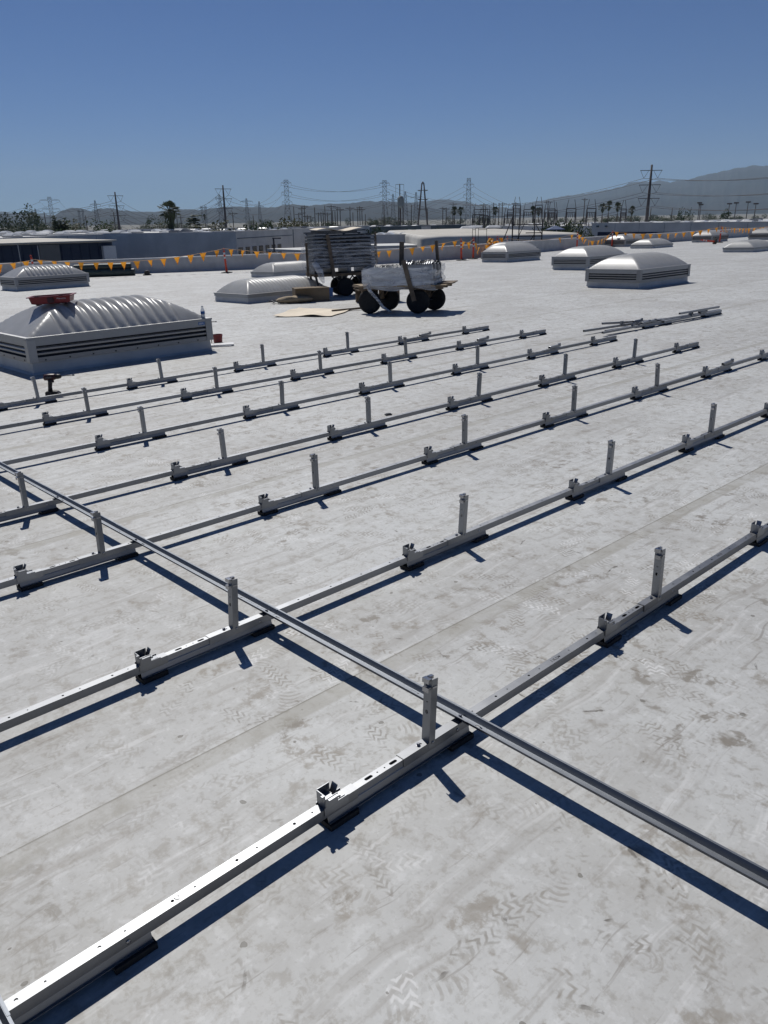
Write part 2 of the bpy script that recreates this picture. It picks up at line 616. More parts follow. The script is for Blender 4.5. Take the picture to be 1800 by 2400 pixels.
SEAM0, SEAMW = 2.0, 2.36
MAT = dict(
    membrane=mat_membrane(),
    flashing=simple('white_flashing', (0.54, 0.54, 0.53), 0.6, var=0.08, scale=2.0, bump=0.1, bscale=8.0),
    deck=simple('roof_deck', (0.3, 0.3, 0.3), 0.9),
    alu=mat_metal('mill_aluminium', (0.275, 0.283, 0.297), 0.47),
    galv=mat_metal('galvanised_steel', (0.25, 0.26, 0.277), 0.40),
    darkgalv=mat_metal('dark_galvanised_steel', (0.155, 0.167, 0.188), 0.48),  # darker, bluer tone than the row steel, even over the cross rails
    steel=mat_metal('bright_steel', (0.42, 0.42, 0.43), 0.28),
    rubber=simple('black_rubber', (0.016, 0.016, 0.017), 0.85, var=0.2, scale=20, bump=0.3, bscale=60),
    ink=simple('marker_ink', (0.02, 0.02, 0.03), 0.6),
    dome=mat_dome(),
    domematt=mat_dome('weathered_acrylic', 0.36, 0.38),
    vent=mat_metal('vent_aluminium', (0.33, 0.333, 0.338), 0.50),
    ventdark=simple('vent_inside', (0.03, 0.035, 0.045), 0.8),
    red=simple('red_plastic', (0.24, 0.012, 0.018), 0.4, var=0.1, scale=8),
    reddark=simple('dark_red_plastic', (0.06, 0.005, 0.009), 0.45, var=0.1, scale=8),
    white=simple('white_paint', (0.75, 0.75, 0.74), 0.5, var=0.04),
    blue=simple('blue_sticker', (0.03, 0.12, 0.35), 0.4, var=0.08, scale=20),
    blackpl=simple('black_plastic', (0.018, 0.015, 0.016), 0.5, var=0.2, scale=20),
    greypl=simple('grey_plastic', (0.09, 0.09, 0.095), 0.45, var=0.15, scale=20),
    drillred=simple('drill_red', (0.045, 0.007, 0.010), 0.45, var=0.15, scale=20),
    orange=simple('orange_plastic', (0.72, 0.075, 0.025), 0.45, var=0.08, scale=6),
    reflect=simple('reflective_band', (0.72, 0.70, 0.68), 0.35, var=0.06, scale=12),
    rope=simple('orange_rope', (0.62, 0.42, 0.26), 0.8, var=0.1, scale=8),
    wood=simple('weathered_wood', (0.20, 0.145, 0.095), 0.8, var=0.22, scale=7, bump=0.3, bscale=25),
    stake=simple('raw_lumber', (0.16, 0.125, 0.09), 0.8, var=0.2, scale=7, bump=0.3, bscale=25),
    ply=simple('plywood', (0.34, 0.25, 0.15), 0.75, var=0.15, scale=5),
    card=simple('cardboard', (0.80, 0.70, 0.55), 0.85, var=0.05, scale=3, bump=0.15, bscale=6),
    cardbrown=simple('brown_cardboard', (0.22, 0.165, 0.105), 0.85, var=0.1, scale=3),
    sack=simple('kraft_paper', (0.36, 0.28, 0.18), 0.85, var=0.12, scale=5, bump=0.4, bscale=10),
    film=mat_film(),
    filmthin=mat_film('thin_stretch_film', 0.03, 0.17),
    darkmetal=simple('dark_coated_metal', (0.035, 0.04, 0.05), 0.45, metal=0.3, var=0.2, scale=9),
    tarp=simple('dark_green_membrane', (0.035, 0.06, 0.06), 0.5, var=0.2, scale=4),
    clear=mat_clear('clear_plastic', (0.80, 0.85, 0.88), 0.42),
    water=mat_clear('water', (0.55, 0.65, 0.72), 0.35),
)


def mat_pennant():
    k = NT('orange_pennant')
    tc = k.n('TexCoord').outputs['Object']
    c = k.mix(k.step(k.noise(tc, 12.0, 3.0), 0.3, 0.7), (0.92, 0.50, 0.06), (0.96, 0.62, 0.11))
    k.set(k.b.inputs['Base Color'], c)
    k.b.inputs['Roughness'].default_value = 0.5
    tr = k.n('BsdfTranslucent')
    k.set(tr.inputs[0], c)
    mx = k.n('MixShader')
    mx.inputs[0].default_value = 0.5
    k.set(mx.inputs[1], k.b.outputs[0])
    k.set(mx.inputs[2], tr.outputs[0])
    k.set(k.out.inputs[0], mx.outputs[0])
    return k.mat


MAT['pennant'] = mat_pennant()

# ------------------------------------------------------------------ roof frame: s along the rails, v across them
TH = 47.576
U2 = Vector((math.sin(rad(TH)), math.cos(rad(TH))))
V2 = Vector((-math.cos(rad(TH)), math.sin(rad(TH))))
RAILROT = 90.0 - TH


def SV(s, v, z=0.0):
    p = U2 * s + V2 * v
    return Vector((p.x, p.y, z))


def at_sv(s, v, z=0.0, turn=0.0):
    return Matrix.Translation(SV(s, v, z)) @ RZ(RAILROT + turn)


PARAPET = [(-60, 36.0), (-40, 38.0), (-28, 39.0), (-20, 39.5), (-12, 39.9), (-5.9, 40.2), (-0.5, 41.0), (3.0, 42.9), (6.4, 46.0), (10.0, 50.6), (13.4, 54.9), (17, 58.6), (22.4, 63.2), (30, 70.0), (38, 77.5), (50, 88), (70, 106)]
ROOFPOLY = [Vector(p) for p in PARAPET] + [Vector((70, -14)), Vector((-60, -14))]


def clip(poly, fn):
    out = []
    for i, p in enumerate(poly):
        q = poly[(i + 1) % len(poly)]
        a, b = fn(p), fn(q)
        if a >= 0:
            out.append(p)
        if (a >= 0) != (b >= 0):
            out.append(p + (q - p) * (a / (a - b)))
    return out


# deck and the building body under it
mb = MB()
n = len(ROOFPOLY)
vs_ = [(p.x, p.y, -0.012) for p in ROOFPOLY] + [(p.x, p.y, -9.0) for p in ROOFPOLY]
mb.add(vs_, [tuple(range(n - 1, -1, -1))] + [(i, (i + 1) % n, n + (i + 1) % n, n + i) for i in range(n)])
roof = mb.build('roof', MAT['deck'])
tag(roof, 'broad white flat roof the racking stands on', kind='structure')
ROOF_THINGS.append(roof)
ks = range(-24, 56)
for i in ks:
    v0 = SEAM0 + SEAMW * (i - 1) - 0.06
    v1 = SEAM0 + SEAMW * i
    a = clip(ROOFPOLY, lambda p: p.dot(V2) - v0)
    a = clip(a, lambda p: v1 - p.dot(V2)) if len(a) > 2 else a
    if len(a) < 3:
        continue
    me = bpy.data.meshes.new('membrane_sheet')

    def zz(p):
        return 0.003 * (p.dot(V2) - v0) / SEAMW

    pts = [(p.x, p.y, zz(p)) for p in a]
    # a thin front lip along the lower lap edge gives the sheet its own thickness
    low = [j for j, p in enumerate(a) if abs(p.dot(V2) - v1) < 1e-4]
    faces = [tuple(range(len(a)))]
    if len(low) == 2:
        b = len(pts)
        pts += [(pts[low[0]][0], pts[low[0]][1], pts[low[0]][2] - 0.0035), (pts[low[1]][0], pts[low[1]][1], pts[low[1]][2] - 0.0035)]
        faces.append((low[1], low[0], b, b + 1))
    me.from_pydata(pts, [], faces)
    me.materials.append(MAT['membrane'])
    uvl = me.uv_layers.new(name='UVMap')
    for lp in me.loops:
        c = Vector(me.vertices[lp.vertex_index].co[:2])
        uvl.data[lp.index].uv = (c.dot(U2), c.dot(V2))
    me.update()
    o = put('membrane_sheet', me, roof)

# parapet
pw = thing('parapet_wall', 'long low white parapet wall curving round the far roof edge', 'wall')


def along(points, w0, w1, z0, z1, mi=0, mbx=None):
    """wall of given offsets swept along a plan polyline"""
    mbx = mbx or MB()
    P = [Vector(p) for p in points]
    nrm = []
    for i in range(len(P)):
        d = (P[min(i + 1, len(P) - 1)] - P[max(i - 1, 0)]).normalized()
        nrm.append(Vector((-d.y, d.x)))
    vs2, fs2 = [], []
    for p, q in zip(P, nrm):
        for w, z in ((w0, z0), (w1, z0), (w1, z1), (w0, z1)):
            c = p + q * w
            vs2.append((c.x, c.y, z))
    for i in range(len(P) - 1):
        for k in range(4):
            a, b = i * 4 + k, i * 4 + (k + 1) % 4
            fs2.append((a, b, b + 4, a + 4))
    fs2 += [(3, 2, 1, 0), tuple(len(vs2) - 4 + k for k in range(4))]
    return mbx.add(vs2, fs2, mi)


def smooth_line(pts, sub=6):
    P = [Vector(p) for p in pts]
    out = []
    for i in range(len(P) - 1):
        p0, p1, p2, p3 = P[max(i - 1, 0)], P[i], P[i + 1], P[min(i + 2, len(P) - 1)]
        for k in range(sub):
            t = k / sub
            out.append(0.5 * ((2 * p1) + (p2 - p0) * t + (2 * p0 - 5 * p1 + 4 * p2 - p3) * t * t + (3 * p1 - p0 - 3 * p2 + p3) * t ** 3))
    out.append(P[-1])
    return out


PARA = smooth_line(PARAPET[1:-1])
along(PARA, 0.0, 0.28, -0.01, 0.66).build('wall', MAT['flashing'], pw)
along(PARA, -0.02, 0.30, 0.66, 0.70).build('coping', MAT['white'], pw)
along(PARA, -0.07, -0.002, -0.005, 0.05).build('cant_strip', MAT['flashing'], pw)

# ------------------------------------------------------------------ racking parts
RW, RTOP, RH = 0.032, 0.074, 0.032       # rail width, top height, depth
PITCH = 1.4176
FOOT_L, POST_X = 0.60, 0.425             # foot length, post position from the foot's left end
RAIL_A, RAIL_B = 0.30, 0.115             # rail starts / ends over the feet


def rail_mesh(L, holes=True):
    mb = MB()
    hs = []
    x = 0.09
    while x < L - 0.06:
        hs.append((x, 0.0045, 0))
        hs.append((x + 0.062, 0.0028, 0))
        x += 0.185
    if not holes:
        hs = []
    mb.holed(0, L, -RW / 2, RW / 2, RTOP, hs)
    mb.holed(0, L, -RW / 2, RW / 2, RTOP - 0.0022, hs)
    for s in (-1, 1):
        mb.box(0, L, s * RW / 2 - (0.0022 if s > 0 else 0), s * RW / 2 + (0.0022 if s < 0 else 0), RTOP - RH, RTOP - 0.0008)
        y = s * (RW / 2 - 0.0035)
        mb.box(0, L, min(y, y - s * 0.004), max(y, y - s * 0.004), RTOP - RH, RTOP - RH + 0.002)
    return mb.mesh('rail', MAT['alu'])


def foot_mesh(L=FOOT_L):
    mb = MB()
    w = RW / 2 - 0.003
    zt = RTOP - 0.0026
    hs = [(0.17, 0.006, 0.009), (0.205, 0.0028, 0), (0.235, 0.0028, 0), (0.27, 0.006, 0.009)]
    mb.holed(0, L, -w, w, zt, hs)
    mb.holed(0, L, -w, w, zt - 0.002, hs)
    for s in (-1, 1):
        out = [(w, zt - 0.0005), (w, 0.048), (w + 0.002, 0.045), (w + 0.006, 0.0235), (w + 0.013, 0.0235)]
        inn = [(w + 0.013, 0.0215), (w + 0.0045, 0.0215), (w + 0.0, 0.0445), (w - 0.002, 0.0475), (w - 0.002, zt - 0.0005)]
        pr = [(s * y, z) for y, z in out + inn]
        mb.prism(pr if s < 0 else pr[::-1], 0, L)
    return mb.mesh('base_channel', MAT['alu'])


def pad_mesh():
    return MB().box(0, 0.105, -0.034, 0.034, 0.004, 0.0214).mesh('rubber_pad', MAT['rubber'])


def clip_mesh():
    mb = MB()
    h0, h1 = RTOP - 0.022, RTOP + 0.050
    w = RW / 2 + 0.0025
    # saddle plates hugging the rail
    for s in (-1, 1):
        mb.box(0.0, 0.088, s * w - 0.001, s * w + 0.001, h0, RTOP + 0.006)
        mb.box(0.006, 0.050, s * w - 0.001, s * w + 0.001, RTOP + 0.006, RTOP + (0.034 if s < 0 else 0.048))
    mb.box(0.004, 0.0062, -w, w, RTOP + 0.001, h1 - 0.004)                       # end plate
    mb.box(-0.004, 0.004, -w, -w + 0.008, RTOP + 0.030, h1 - 0.004)              # folded ear
    mb.box(0.006, 0.040, -w + 0.004, w - 0.002, RTOP + 0.022, RTOP + 0.0245)     # shelf
    mb.box(0, 0.002, -0.012, 0.012, 0, 0.030, 0, T(0.044, 0, RTOP + 0.024) @ RY(24))   # leaning jaw
    mb.box(0.052, 0.082, -0.011, 0.011, RTOP + 0.002, RTOP + 0.0038, 0, T(0, 0, 0))    # tongue
    mb.box(0.012, 0.046, -w - 0.0105, -w - 0.001, RTOP + 0.030, RTOP + 0.032)          # near lip
    mb.tube([(0.052, -w - 0.006, RTOP + 0.022), (0.052, -w + 0.004, RTOP + 0.022)], 0.0048, 6)
    return mb.mesh('low_clip', MAT['galv'])


def post_mesh():
    """upright channel, web towards the row's start, pivot at its foot"""
    mb = MB()
    w, d, t, H = 0.033, 0.027, 0.0022, 0.219
    z0 = -0.016
    # web with two holes: built lying, then stood up
    sub = MB()
    hs = [(0.106, 0.0055, 0.0015), (0.140, 0.003, 0)]
    sub.holed(z0 + 0.02, H, -w / 2, w / 2, 0, hs)
    sub.holed(z0 + 0.02, H, -w / 2, w / 2, t, hs)
    M = Matrix(((0, 0, 1, -d / 2), (0, 1, 0, 0), (1, 0, 0, 0), (0, 0, 0, 1)))
    mb.add(sub.v, sub.f, 0, M)
    for s in (-1, 1):
        y0, y1 = (w / 2 - t, w / 2) if s > 0 else (-w / 2, -w / 2 + t)
        mb.box(-d / 2 + 0.0003, d / 2, y0, y1, z0, H)
        yy0, yy1 = (w / 2 - 0.008, w / 2 - t) if s > 0 else (-w / 2 + t, -w / 2 + 0.008)
        mb.box(d / 2 - t, d / 2, yy0, yy1, z0 + 0.03, H - 0.012)
    mb.tube([(-d / 2 + 0.003, -w / 2 + 0.003, 0.002), (-d / 2 + 0.003, w / 2 - 0.003, 0.002)], 0.0055, 8)   # rolled foot
    return mb.mesh('post', MAT['galv'])


def hook_mesh():
    mb = MB()
    H = 0.219
    w, d = 0.033, 0.027
    mb.box(-d / 2 - 0.013, -d / 2 + 0.004, -0.0135, 0.0135, H + 0.001, H + 0.003)
    mb.box(-d / 2 - 0.013, -d / 2 - 0.011, -0.0135, 0.0135, H - 0.012, H + 0.001)
    mb.box(-d / 2 - 0.012, -d / 2 - 0.0005, -0.015, 0.010, H - 0.027, H - 0.025)
    mb.box(-d / 2 - 0.014, -d / 2 - 0.012, -0.015, 0.010, H - 0.041, H - 0.025)
    mb.box(-d / 2 + 0.004, d / 2 - 0.006, -0.004, 0.006, H - 0.004, H + 0.006)
    mb.box(-d / 2 + 0.003, d / 2 - 0.004, -w / 2 - 0.0022, -w / 2 - 0.0004, H - 0.030, H - 0.024)
    return mb.mesh('hook', MAT['steel'])


def bolt_mesh():
    mb = MB()
    mb.lathe([(0.0085, 0), (0.0085, 0.0012), (0.0058, 0.0014), (0.0058, 0.0075), (0.0045, 0.0085), (0.0, 0.0085)], 6)
    return mb.mesh('bolt', MAT['steel'])


def rivet_mesh():
    return MB().lathe([(0.006, 0), (0.0058, 0.0018), (0.0034, 0.003), (0.003, 0.0018), (0.0, 0.0016)], 10).mesh('rivet', MAT['steel'])


ME = dict(rail=rail_mesh(PITCH - RAIL_A + RAIL_B), foot=foot_mesh(), pad=pad_mesh(), clip=clip_mesh(), post=post_mesh(), hook=hook_mesh(), bolt=bolt_mesh(), rivet=rivet_mesh(),
          endrail=rail_mesh(0.30), startrail=rail_mesh(0.9))


def ink_mesh(nm, pts):
    mb = MB()
    for a, b in zip(pts[:-1], pts[1:]):
        if a and b:
            mb.bar((a[0], a[1], 0), (b[0], b[1], 0), 0.0016, 0.0004)
    return mb.mesh(nm, MAT['ink'])


def add_foot(row, x, post=True, folded=False, end=False, lean=0.0, turn=0.0, dz=0.0, fshift=0.0):
    f = put('base_channel', ME['foot'], row, T(x + fshift, random.uniform(-0.0006, 0.0006), dz) @ RZ(random.uniform(-0.12, 0.12)))
    for px in (-0.004, FOOT_L - 0.101):
        put('rubber_pad', ME['pad'], f, T(px, 0, 0))
    put('rivet', ME['rivet'], f, T(FOOT_L - 0.055, -RW / 2 + 0.0005, 0.056) @ RX(90))
    put('low_clip', ME['clip'], row, T(x - 0.002 + random.uniform(-0.012, 0.008), 0, dz))
    put('bolt', ME['bolt'], row, T(x + POST_X - 0.045, random.uniform(-0.002, 0.002), dz + RTOP) @ RZ(random.uniform(0, 60)))
    if post:
        M = T(x + POST_X, 0, RTOP - 0.006 + dz) @ RX(turn) @ RY(lean)
        if folded:
            M = T(x + POST_X + 0.02, 0, RTOP + 0.016 + dz) @ RY(88.0)
        p = put('post', ME['post'], row, M)
        put('hook', ME['hook'], p)
        put('rivet', ME['rivet'], p, T(0.004, -0.0170, 0.0) @ RX(90))


# (post-0 position along s, across v, first unit, last unit, folded units, end unit without post)
ROWS = [
    (1.487, 1.441, -1, 3, (), None, 'nearest racking row, its rail running from the bottom left corner'),
    (1.475, 2.544, -1, 6, (), None, 'second racking row from the camera, below the rail crossing it'),
    (1.449, 3.751, -1, 7, (5,), None, 'third racking row from the camera, running off the right edge'),
    (1.445, 4.819, -1, 6, (), 6, 'fourth racking row from the camera, ending short of the right edge'),
    (1.430, 6.028, -1, 6, (5,), 6, 'fifth racking row from the camera, third from the drill'),
    (1.493, 7.293, 0, 6, (5,), 6, 'sixth racking row from the camera, second nearest the drill'),
    (1.416, 8.362, 0, 6, (5,), 6, 'farthest racking row, the one with the drill behind it'),
]
LEAN = {(0, 0): 6.5, (0, 1): 2.5, (1, 0): 4.5, (1, 1): 3.0, (1, 2): 2.5, (2, 0): 2.5, (2, 1): 2.0, (3, 3): 4.0, (3, 4): 4.5, (3, 5): 3.5, (6, 1): -2.5, (6, 2): -2.0, (5, 1): -1.5, (4, 1): -0.5}
for ri, (s0, v0, k0, k1, folded, endk, label) in enumerate(ROWS):
    row = thing('racking_row', label, 'mounting rail', at_sv(s0, v0 + RW / 2), 'solar racking rows laid out on the roof')
    for k in range(k0, k1 + 1):
        x = k * PITCH - POST_X
        lean = LEAN.get((ri, k), random.uniform(-2.5, 3.0))
        add_foot(row, x, post=(k != endk), folded=(k in folded), lean=lean, turn=random.uniform(-2.0, 2.0), fshift=0.275 if (ri, k) == (0, -1) else 0.0)
        if k < k1:
            put('rail', ME['rail'], row, T(x + RAIL_A, 0, 0))
        if k == k0:
            put('rail', ME['startrail'], row, T(x + RAIL_B - 0.9, 0, 0))
        if k == k1 and endk is not None:
            put('rail', ME['endrail'], row, T(x + RAIL_A + 0.005, 0, 0))
        # inked marks on the nearest rails
        if ri == 0 and k in (-1, 0, 1):
            xm = x + RAIL_A + (0.78 if k == 0 else 0.62 if k == -1 else 0.7)
            pts = [(0, -.006), (0.004, .006), None, (0.012, -.006), (0.016, .005), (0.022, .004), (0.018, -.002), (0.026, -.006), None, (0.032, .006), (0.034, -.005), (0.040, -.006), (0.044, .002), (0.042, .006)]
            put('ink_mark', ink_mesh('ink_mark', pts if k >= 0 else pts[8:]), row, T(xm, 0, RTOP + 0.0006))

# ------------------------------------------------------------------ cross rails laid over the rows
CH_ = 0.019


def channel_mesh(L, slots, grow=0.0):
    """open-topped channel, sides leaning outward, small turned-out lips"""
    mb = MB()
    w0, w1, t = 0.0125 + grow, 0.0215 + grow, 0.002
    z0, z1 = -grow * 0.5, CH_ + grow * 0.5
    mb.holed(0, L, -w0, w0, z0, slots)
    mb.holed(0, L, -w0, w0, z0 + t, slots)
    for s in (-1, 1):
        lip = 0.006 if s < 0 else 0.003
        pr = [(w0 - 0.001, z0), (w0, z0), (w1, z1 - t), (w1 + lip, z1 - t), (w1 + lip, z1), (w1 - 0.001, z1), (w0 - 0.001, z0 + t)]
        pr = [(s * y, z) for y, z in pr]
        mb.prism(pr if s < 0 else pr[::-1], 0, L)
    return mb.mesh('channel', MAT['darkgalv'])


def cross_rail(label, s, joints, v_end, v_start):
    t = thing('cross_rail', label, 'mounting rail', at_sv(s, 0, RTOP + 0.0015, 90.0), 'cross rails lying over the racking rows')
    js = [v_start] + joints + [v_end]
    for i in range(len(js) - 1):
        a, b = js[i] - (0.03 if i else 0), js[i + 1] + (0.30 if i < len(js) - 2 else 0)
        L = b - a
        sl = [(0.07, 0.004, 0.016), (0.115, 0.003, 0.0), (0.17, 0.0045, 0.024), (0.235, 0.004, 0.010)] if i else []
        sl += [(L - 0.36, 0.004, 0.010), (L - 0.07, 0.0045, 0.014)]
        put('channel', channel_mesh(L, sl, 0.0014 if i % 2 else 0.0), t, T(a, 0, 0))
    for j in joints:
        put('bolt', ME['bolt'], t, T(j + 0.02, 0, 0.002))
    return t


JV = [r[1] for r in ROWS]
cross_rail('long cross rail running from the lower right edge over the near rows', 1.643, JV[0:5], 6.35, -0.9)
c2 = cross_rail('cut-off end of a cross rail in the bottom left corner', 1.643 - PITCH - 0.058, JV[0:2], 2.9, -0.9)

# loose rails in a heap beyond the rows
def loose_rail(label, s_pt, ang, L, z=0.0, foot=True):
    t = thing('loose_rail', label, 'mounting rail', T(s_pt[0], s_pt[1], z) @ RZ(ang), 'loose rails heaped beyond the rows')
    put('rail', rail_mesh(L, False), t)
    if foot:
        f = put('base_channel', ME['foot'], t, T(0.02 if L < 1.0 else L - 0.62, 0, 0))
        put('rubber_pad', ME['pad'], f, T(0, 0, 0))
        put('rubber_pad', ME['pad'], f, T(FOOT_L - 0.115, 0, 0))
        put('low_clip', ME['clip'], t, T(L * 0.45, 0, 0))
        p = put('post', ME['post'], t, T(L * 0.62, 0, RTOP + 0.016) @ RY(88))
        put('hook', ME['hook'], p)


loose_rail('loose rail at the near left tip of the heap', (3.12, 12.02), 36, 1.95)
loose_rail('loose rail splayed to the back left of the heap', (3.63, 12.87), 9, 1.1, 0.0, False)
loose_rail('loose rail in front of the heap with its base channel outward', (3.33, 11.75), 41, 1.75)
loose_rail('long loose rail in the middle of the heap', (3.42, 11.92), 38, 1.75)
loose_rail('loose rail tucked into the middle back of the heap', (4.05, 12.62), 38, 0.95, 0.0, False)
loose_rail('loose rail along the front of the heap\'s right half', (4.60, 12.80), 42, 2.0)
loose_rail('loose rail at the far right end of the heap', (4.62, 12.95), 40.5, 1.95)
loose_rail('slim loose rail along the back of the heap\'s right half', (4.72, 13.12), 39.5, 1.8, 0.0, False)
loose_rail('short loose rail lying on top of the right half of the heap', (5.0, 13.2), 40, 1.3, 0.078, False)


# ------------------------------------------------------------------ skylights
def dome_mesh(L, W, H, ribs, e, amp, z0=0.0, ke=1.9, kb=2.15):
    nx, ny = 132 if ribs else 64, 30
    vs2, fs2 = [], []
    for i in range(nx + 1):
        x = L * i / nx
        for j in range(ny + 1):
            y = W * j / ny
            q = abs(2 * y / W - 1)
            hb = 1 - q ** kb
            ends = min(x, L - x) / e
            he = 1 - (1 - min(1.0, ends)) ** ke
            h = min(hb, he)
            z = H * h
            if ribs and e * 0.35 < x < L - e * 0.35:
                p = (L - 2 * e * 0.72) / ribs
                ph = (x - e * 0.72) / p
                if -0.02 < ph < ribs + 0.02:
                    rib = abs(math.sin(math.pi * ph)) ** 0.75
                    fade = min(1.0, max(0.0, (he - hb) * 9)) * min(1.0, h * 7) if he < 0.999 else min(1.0, h * 7)
                    z += amp * (rib - 0.6) * fade
            vs2.append((x, y, z0 + max(z, 0)))
    for i in range(nx):
        for j in range(ny):
            a = i * (ny + 1) + j
            fs2.append((a, a + ny + 1, a + ny + 2, a + 1))
    return vs2, fs2


SKY_MESH = {}


def sky_meshes(kind, L, W):
    key = (kind, L, W)
    if key in SKY_MESH:
        return SKY_MESH[key]
    d = {}
    lou = kind != 'plain'
    hc = 0.19 if lou else 0.17
    # flared curb flashing
    mb = MB()
    o = 0.05
    vs2 = []
    for q, z in ((o, 0.004), (0.012, 0.03), (0.0, hc), (-0.04, hc)):
        vs2 += [(-q, -q, z), (L + q, -q, z), (L + q, W + q, z), (-q, W + q, z)]
    fs2 = []
    for r in range(3):
        for k in range(4):
            a, b = r * 4 + k, r * 4 + (k + 1) % 4
            fs2.append((a, b, b + 4, a + 4))
    mb.add(vs2, fs2)
    d['curb'] = mb.mesh('curb', MAT['flashing'])
    ov = 0.035
    if lou:
        zt = 0.445
        mb = MB()
        for k, (x0, x1, y0, y1) in enumerate(((-ov, L + ov, -ov, -ov + 0.02), (-ov, L + ov, W + ov - 0.02, W + ov), (-ov, -ov + 0.02, -ov + 0.02, W + ov - 0.02), (L + ov - 0.02, L + ov, -ov + 0.02, W + ov - 0.02))):
            mb.box(x0, x1, y0, y1, zt - 0.085, zt)
        d['fascia'] = mb.mesh('upper_fascia', MAT['vent'])
        mb = MB()
        for k, (x0, x1, y0, y1) in enumerate(((-ov, L + ov, -ov, -ov + 0.02), (-ov, L + ov, W + ov - 0.02, W + ov), (-ov, -ov + 0.02, -ov + 0.02, W + ov - 0.02), (L + ov - 0.02, L + ov, -ov + 0.02, W + ov - 0.02))):
            mb.box(x0, x1, y0, y1, 0.155, 0.215)
        d['skirt'] = mb.mesh('lower_fascia', MAT['vent'])
        for nm, ln in (('slat_long', L + 2 * ov), ('slat_short', W + 2 * ov)):
            mb = MB()
            mb.prism([(0.004, 0.0), (0.002, 0.022), (0.005, 0.026), (0.026, 0.040), (0.026, 0.037), (0.008, 0.0)][::-1], 0.06, ln - 0.06)
            d[nm] = mb.mesh('louver_slat', MAT['vent'])
        d['gapfill'] = MB().box(0.01, L - 0.01, 0.01, W - 0.01, 0.2, 0.36).mesh('dark_fill', MAT['ventdark'])  # dark-coloured fill stands in for the dark hollow behind the slats
        mb = MB()
        mb.box(-0.006, 0.10, -0.006, -0.0005, 0, 0.28).box(-0.006, -0.0005, 0.0, 0.10, 0, 0.28)
        d['corner'] = mb.mesh('corner_post', MAT['vent'])
        base = 0.47
    else:
        base = hc + 0.055
        mb = MB()
        for (x0, x1, y0, y1) in ((-0.02, L + 0.02, -0.02, 0.015), (-0.02, L + 0.02, W - 0.015, W + 0.02), (-0.02, 0.015, 0.015, W - 0.015), (L - 0.015, L + 0.02, 0.015, W - 0.015)):
            mb.box(x0, x1, y0, y1, hc - 0.03, base - 0.012)
        d['fascia'] = mb.mesh('upper_fascia', MAT['vent'])
    mb = MB()
    r0 = ov + 0.012 if lou else 0.03
    for (x0, x1, y0, y1) in ((-r0, L + r0, -r0, 0.03), (-r0, L + r0, W - 0.03, W + r0), (-r0, 0.03, 0.03, W - 0.03), (L - 0.03, L + r0, 0.03, W - 0.03)):
        mb.box(x0, x1, y0, y1, base - 0.025, base)
    d['rim'] = mb.mesh('rim', MAT['vent'])
    mb = MB()
    if kind == 'ribbed':
        a, b = dome_mesh(L, W, 0.335, 11, 0.62, 0.058, base - 0.004, 1.25, 2.5)
    elif kind == 'plain':
        a, b = dome_mesh(L, W, 0.32, 16, 0.50, 0.024, base - 0.004)
    else:
        a, b = dome_mesh(L, W, 0.335, 20, 0.62, 0.013, base - 0.004)
    mb.add(a, b)
    d['dome'] = mb.mesh('dome', MAT['dome' if kind == 'ribbed' else 'domematt'], True)
    d['bolt'] = MB().lathe([(0.011, 0), (0.010, 0.004), (0, 0.006)], 8).mesh('fixing', MAT['blackpl'])
    SKY_MESH[key] = d
    return d


def skylight(label, c, kind='vented', L=2.5, W=1.5, turn=0.0, bolts=False):
    d = sky_meshes(kind, L, W)
    t = thing('skylight', label, 'skylight', T(c[0], c[1]) @ RZ(RAILROT + turn), 'domed skylights on the roof')
    put('curb', d['curb'], t)
    put('upper_fascia', d['fascia'], t)
    rim = put('rim', d['rim'], t)
    put('dome', d['dome'], t)
    if kind != 'plain':
        put('lower_fascia', d['skirt'], t)
        put('dark_fill', d['gapfill'], t)
        ov = 0.035
        for zc in (0.246, 0.303):
            put('louver_slat', d['slat_long'], t, T(-ov, -ov, zc))
            put('louver_slat', d['slat_short'], t, T(L + ov, -ov, zc) @ RZ(90))
            put('louver_slat', d['slat_long'], t, T(L + ov, W + ov, zc) @ RZ(180))
            put('louver_slat', d['slat_short'], t, T(-ov, W + ov, zc) @ RZ(270))
        for M in (T(-ov, -ov, 0.158), T(L + ov, -ov, 0.158) @ RZ(90), T(L + ov, W + ov, 0.158) @ RZ(180), T(-ov, W + ov, 0.158) @ RZ(270)):
            put('corner_post', d['corner'], t, M)
        if bolts:
            for i in range(8):
                put('fixing', d['bolt'], t, T(0.16 + i * 0.315, -ov - 0.0005, 0.178) @ RX(90))
            for i in range(4):
                put('fixing', d['bolt'], t, T(-ov - 0.0005, 0.16 + i * 0.38, 0.178) @ RY(-90))
    return t


SKA = skylight('large ribbed skylight at left with the red tool tray on top', (-4.39, 10.01), 'ribbed', 2.58, 1.52, 0, True)
skylight('ribbed skylight at the far left before the parapet', (-12.55, 28.5), 'ribbed', 2.58, 1.52)
skylight('low skylight with closed curb beside the brown cardboard box', (-3.15, 19.84), 'plain')
skylight('low skylight half hidden behind the tall wrapped load', (-3.93, 31.4), 'plain')
skylight('large vented skylight nearest on the right', (6.56, 20.19))
skylight('vented skylight just behind the nearest one on the right', (7.6, 29.2))
skylight('vented skylight right of the cart, the front one of two', (6.1, 37.9))
skylight('vented skylight mostly hidden behind another, right of the cart', (6.95, 43.0))
skylight('small low skylight standing alone in the right middle distance', (17.0, 50.3), 'plain')
skylight('far vented skylight by the parapet behind the low one', (16.9, 55.6))
skylight('low skylight cut by the right edge of the picture', (18.3, 39.6), 'plain')
skylight('far vented skylight with an orange post in front of it', (24.3, 59.3))
skylight('far vented skylight at the right edge before the parapet', (29.0, 60.5))

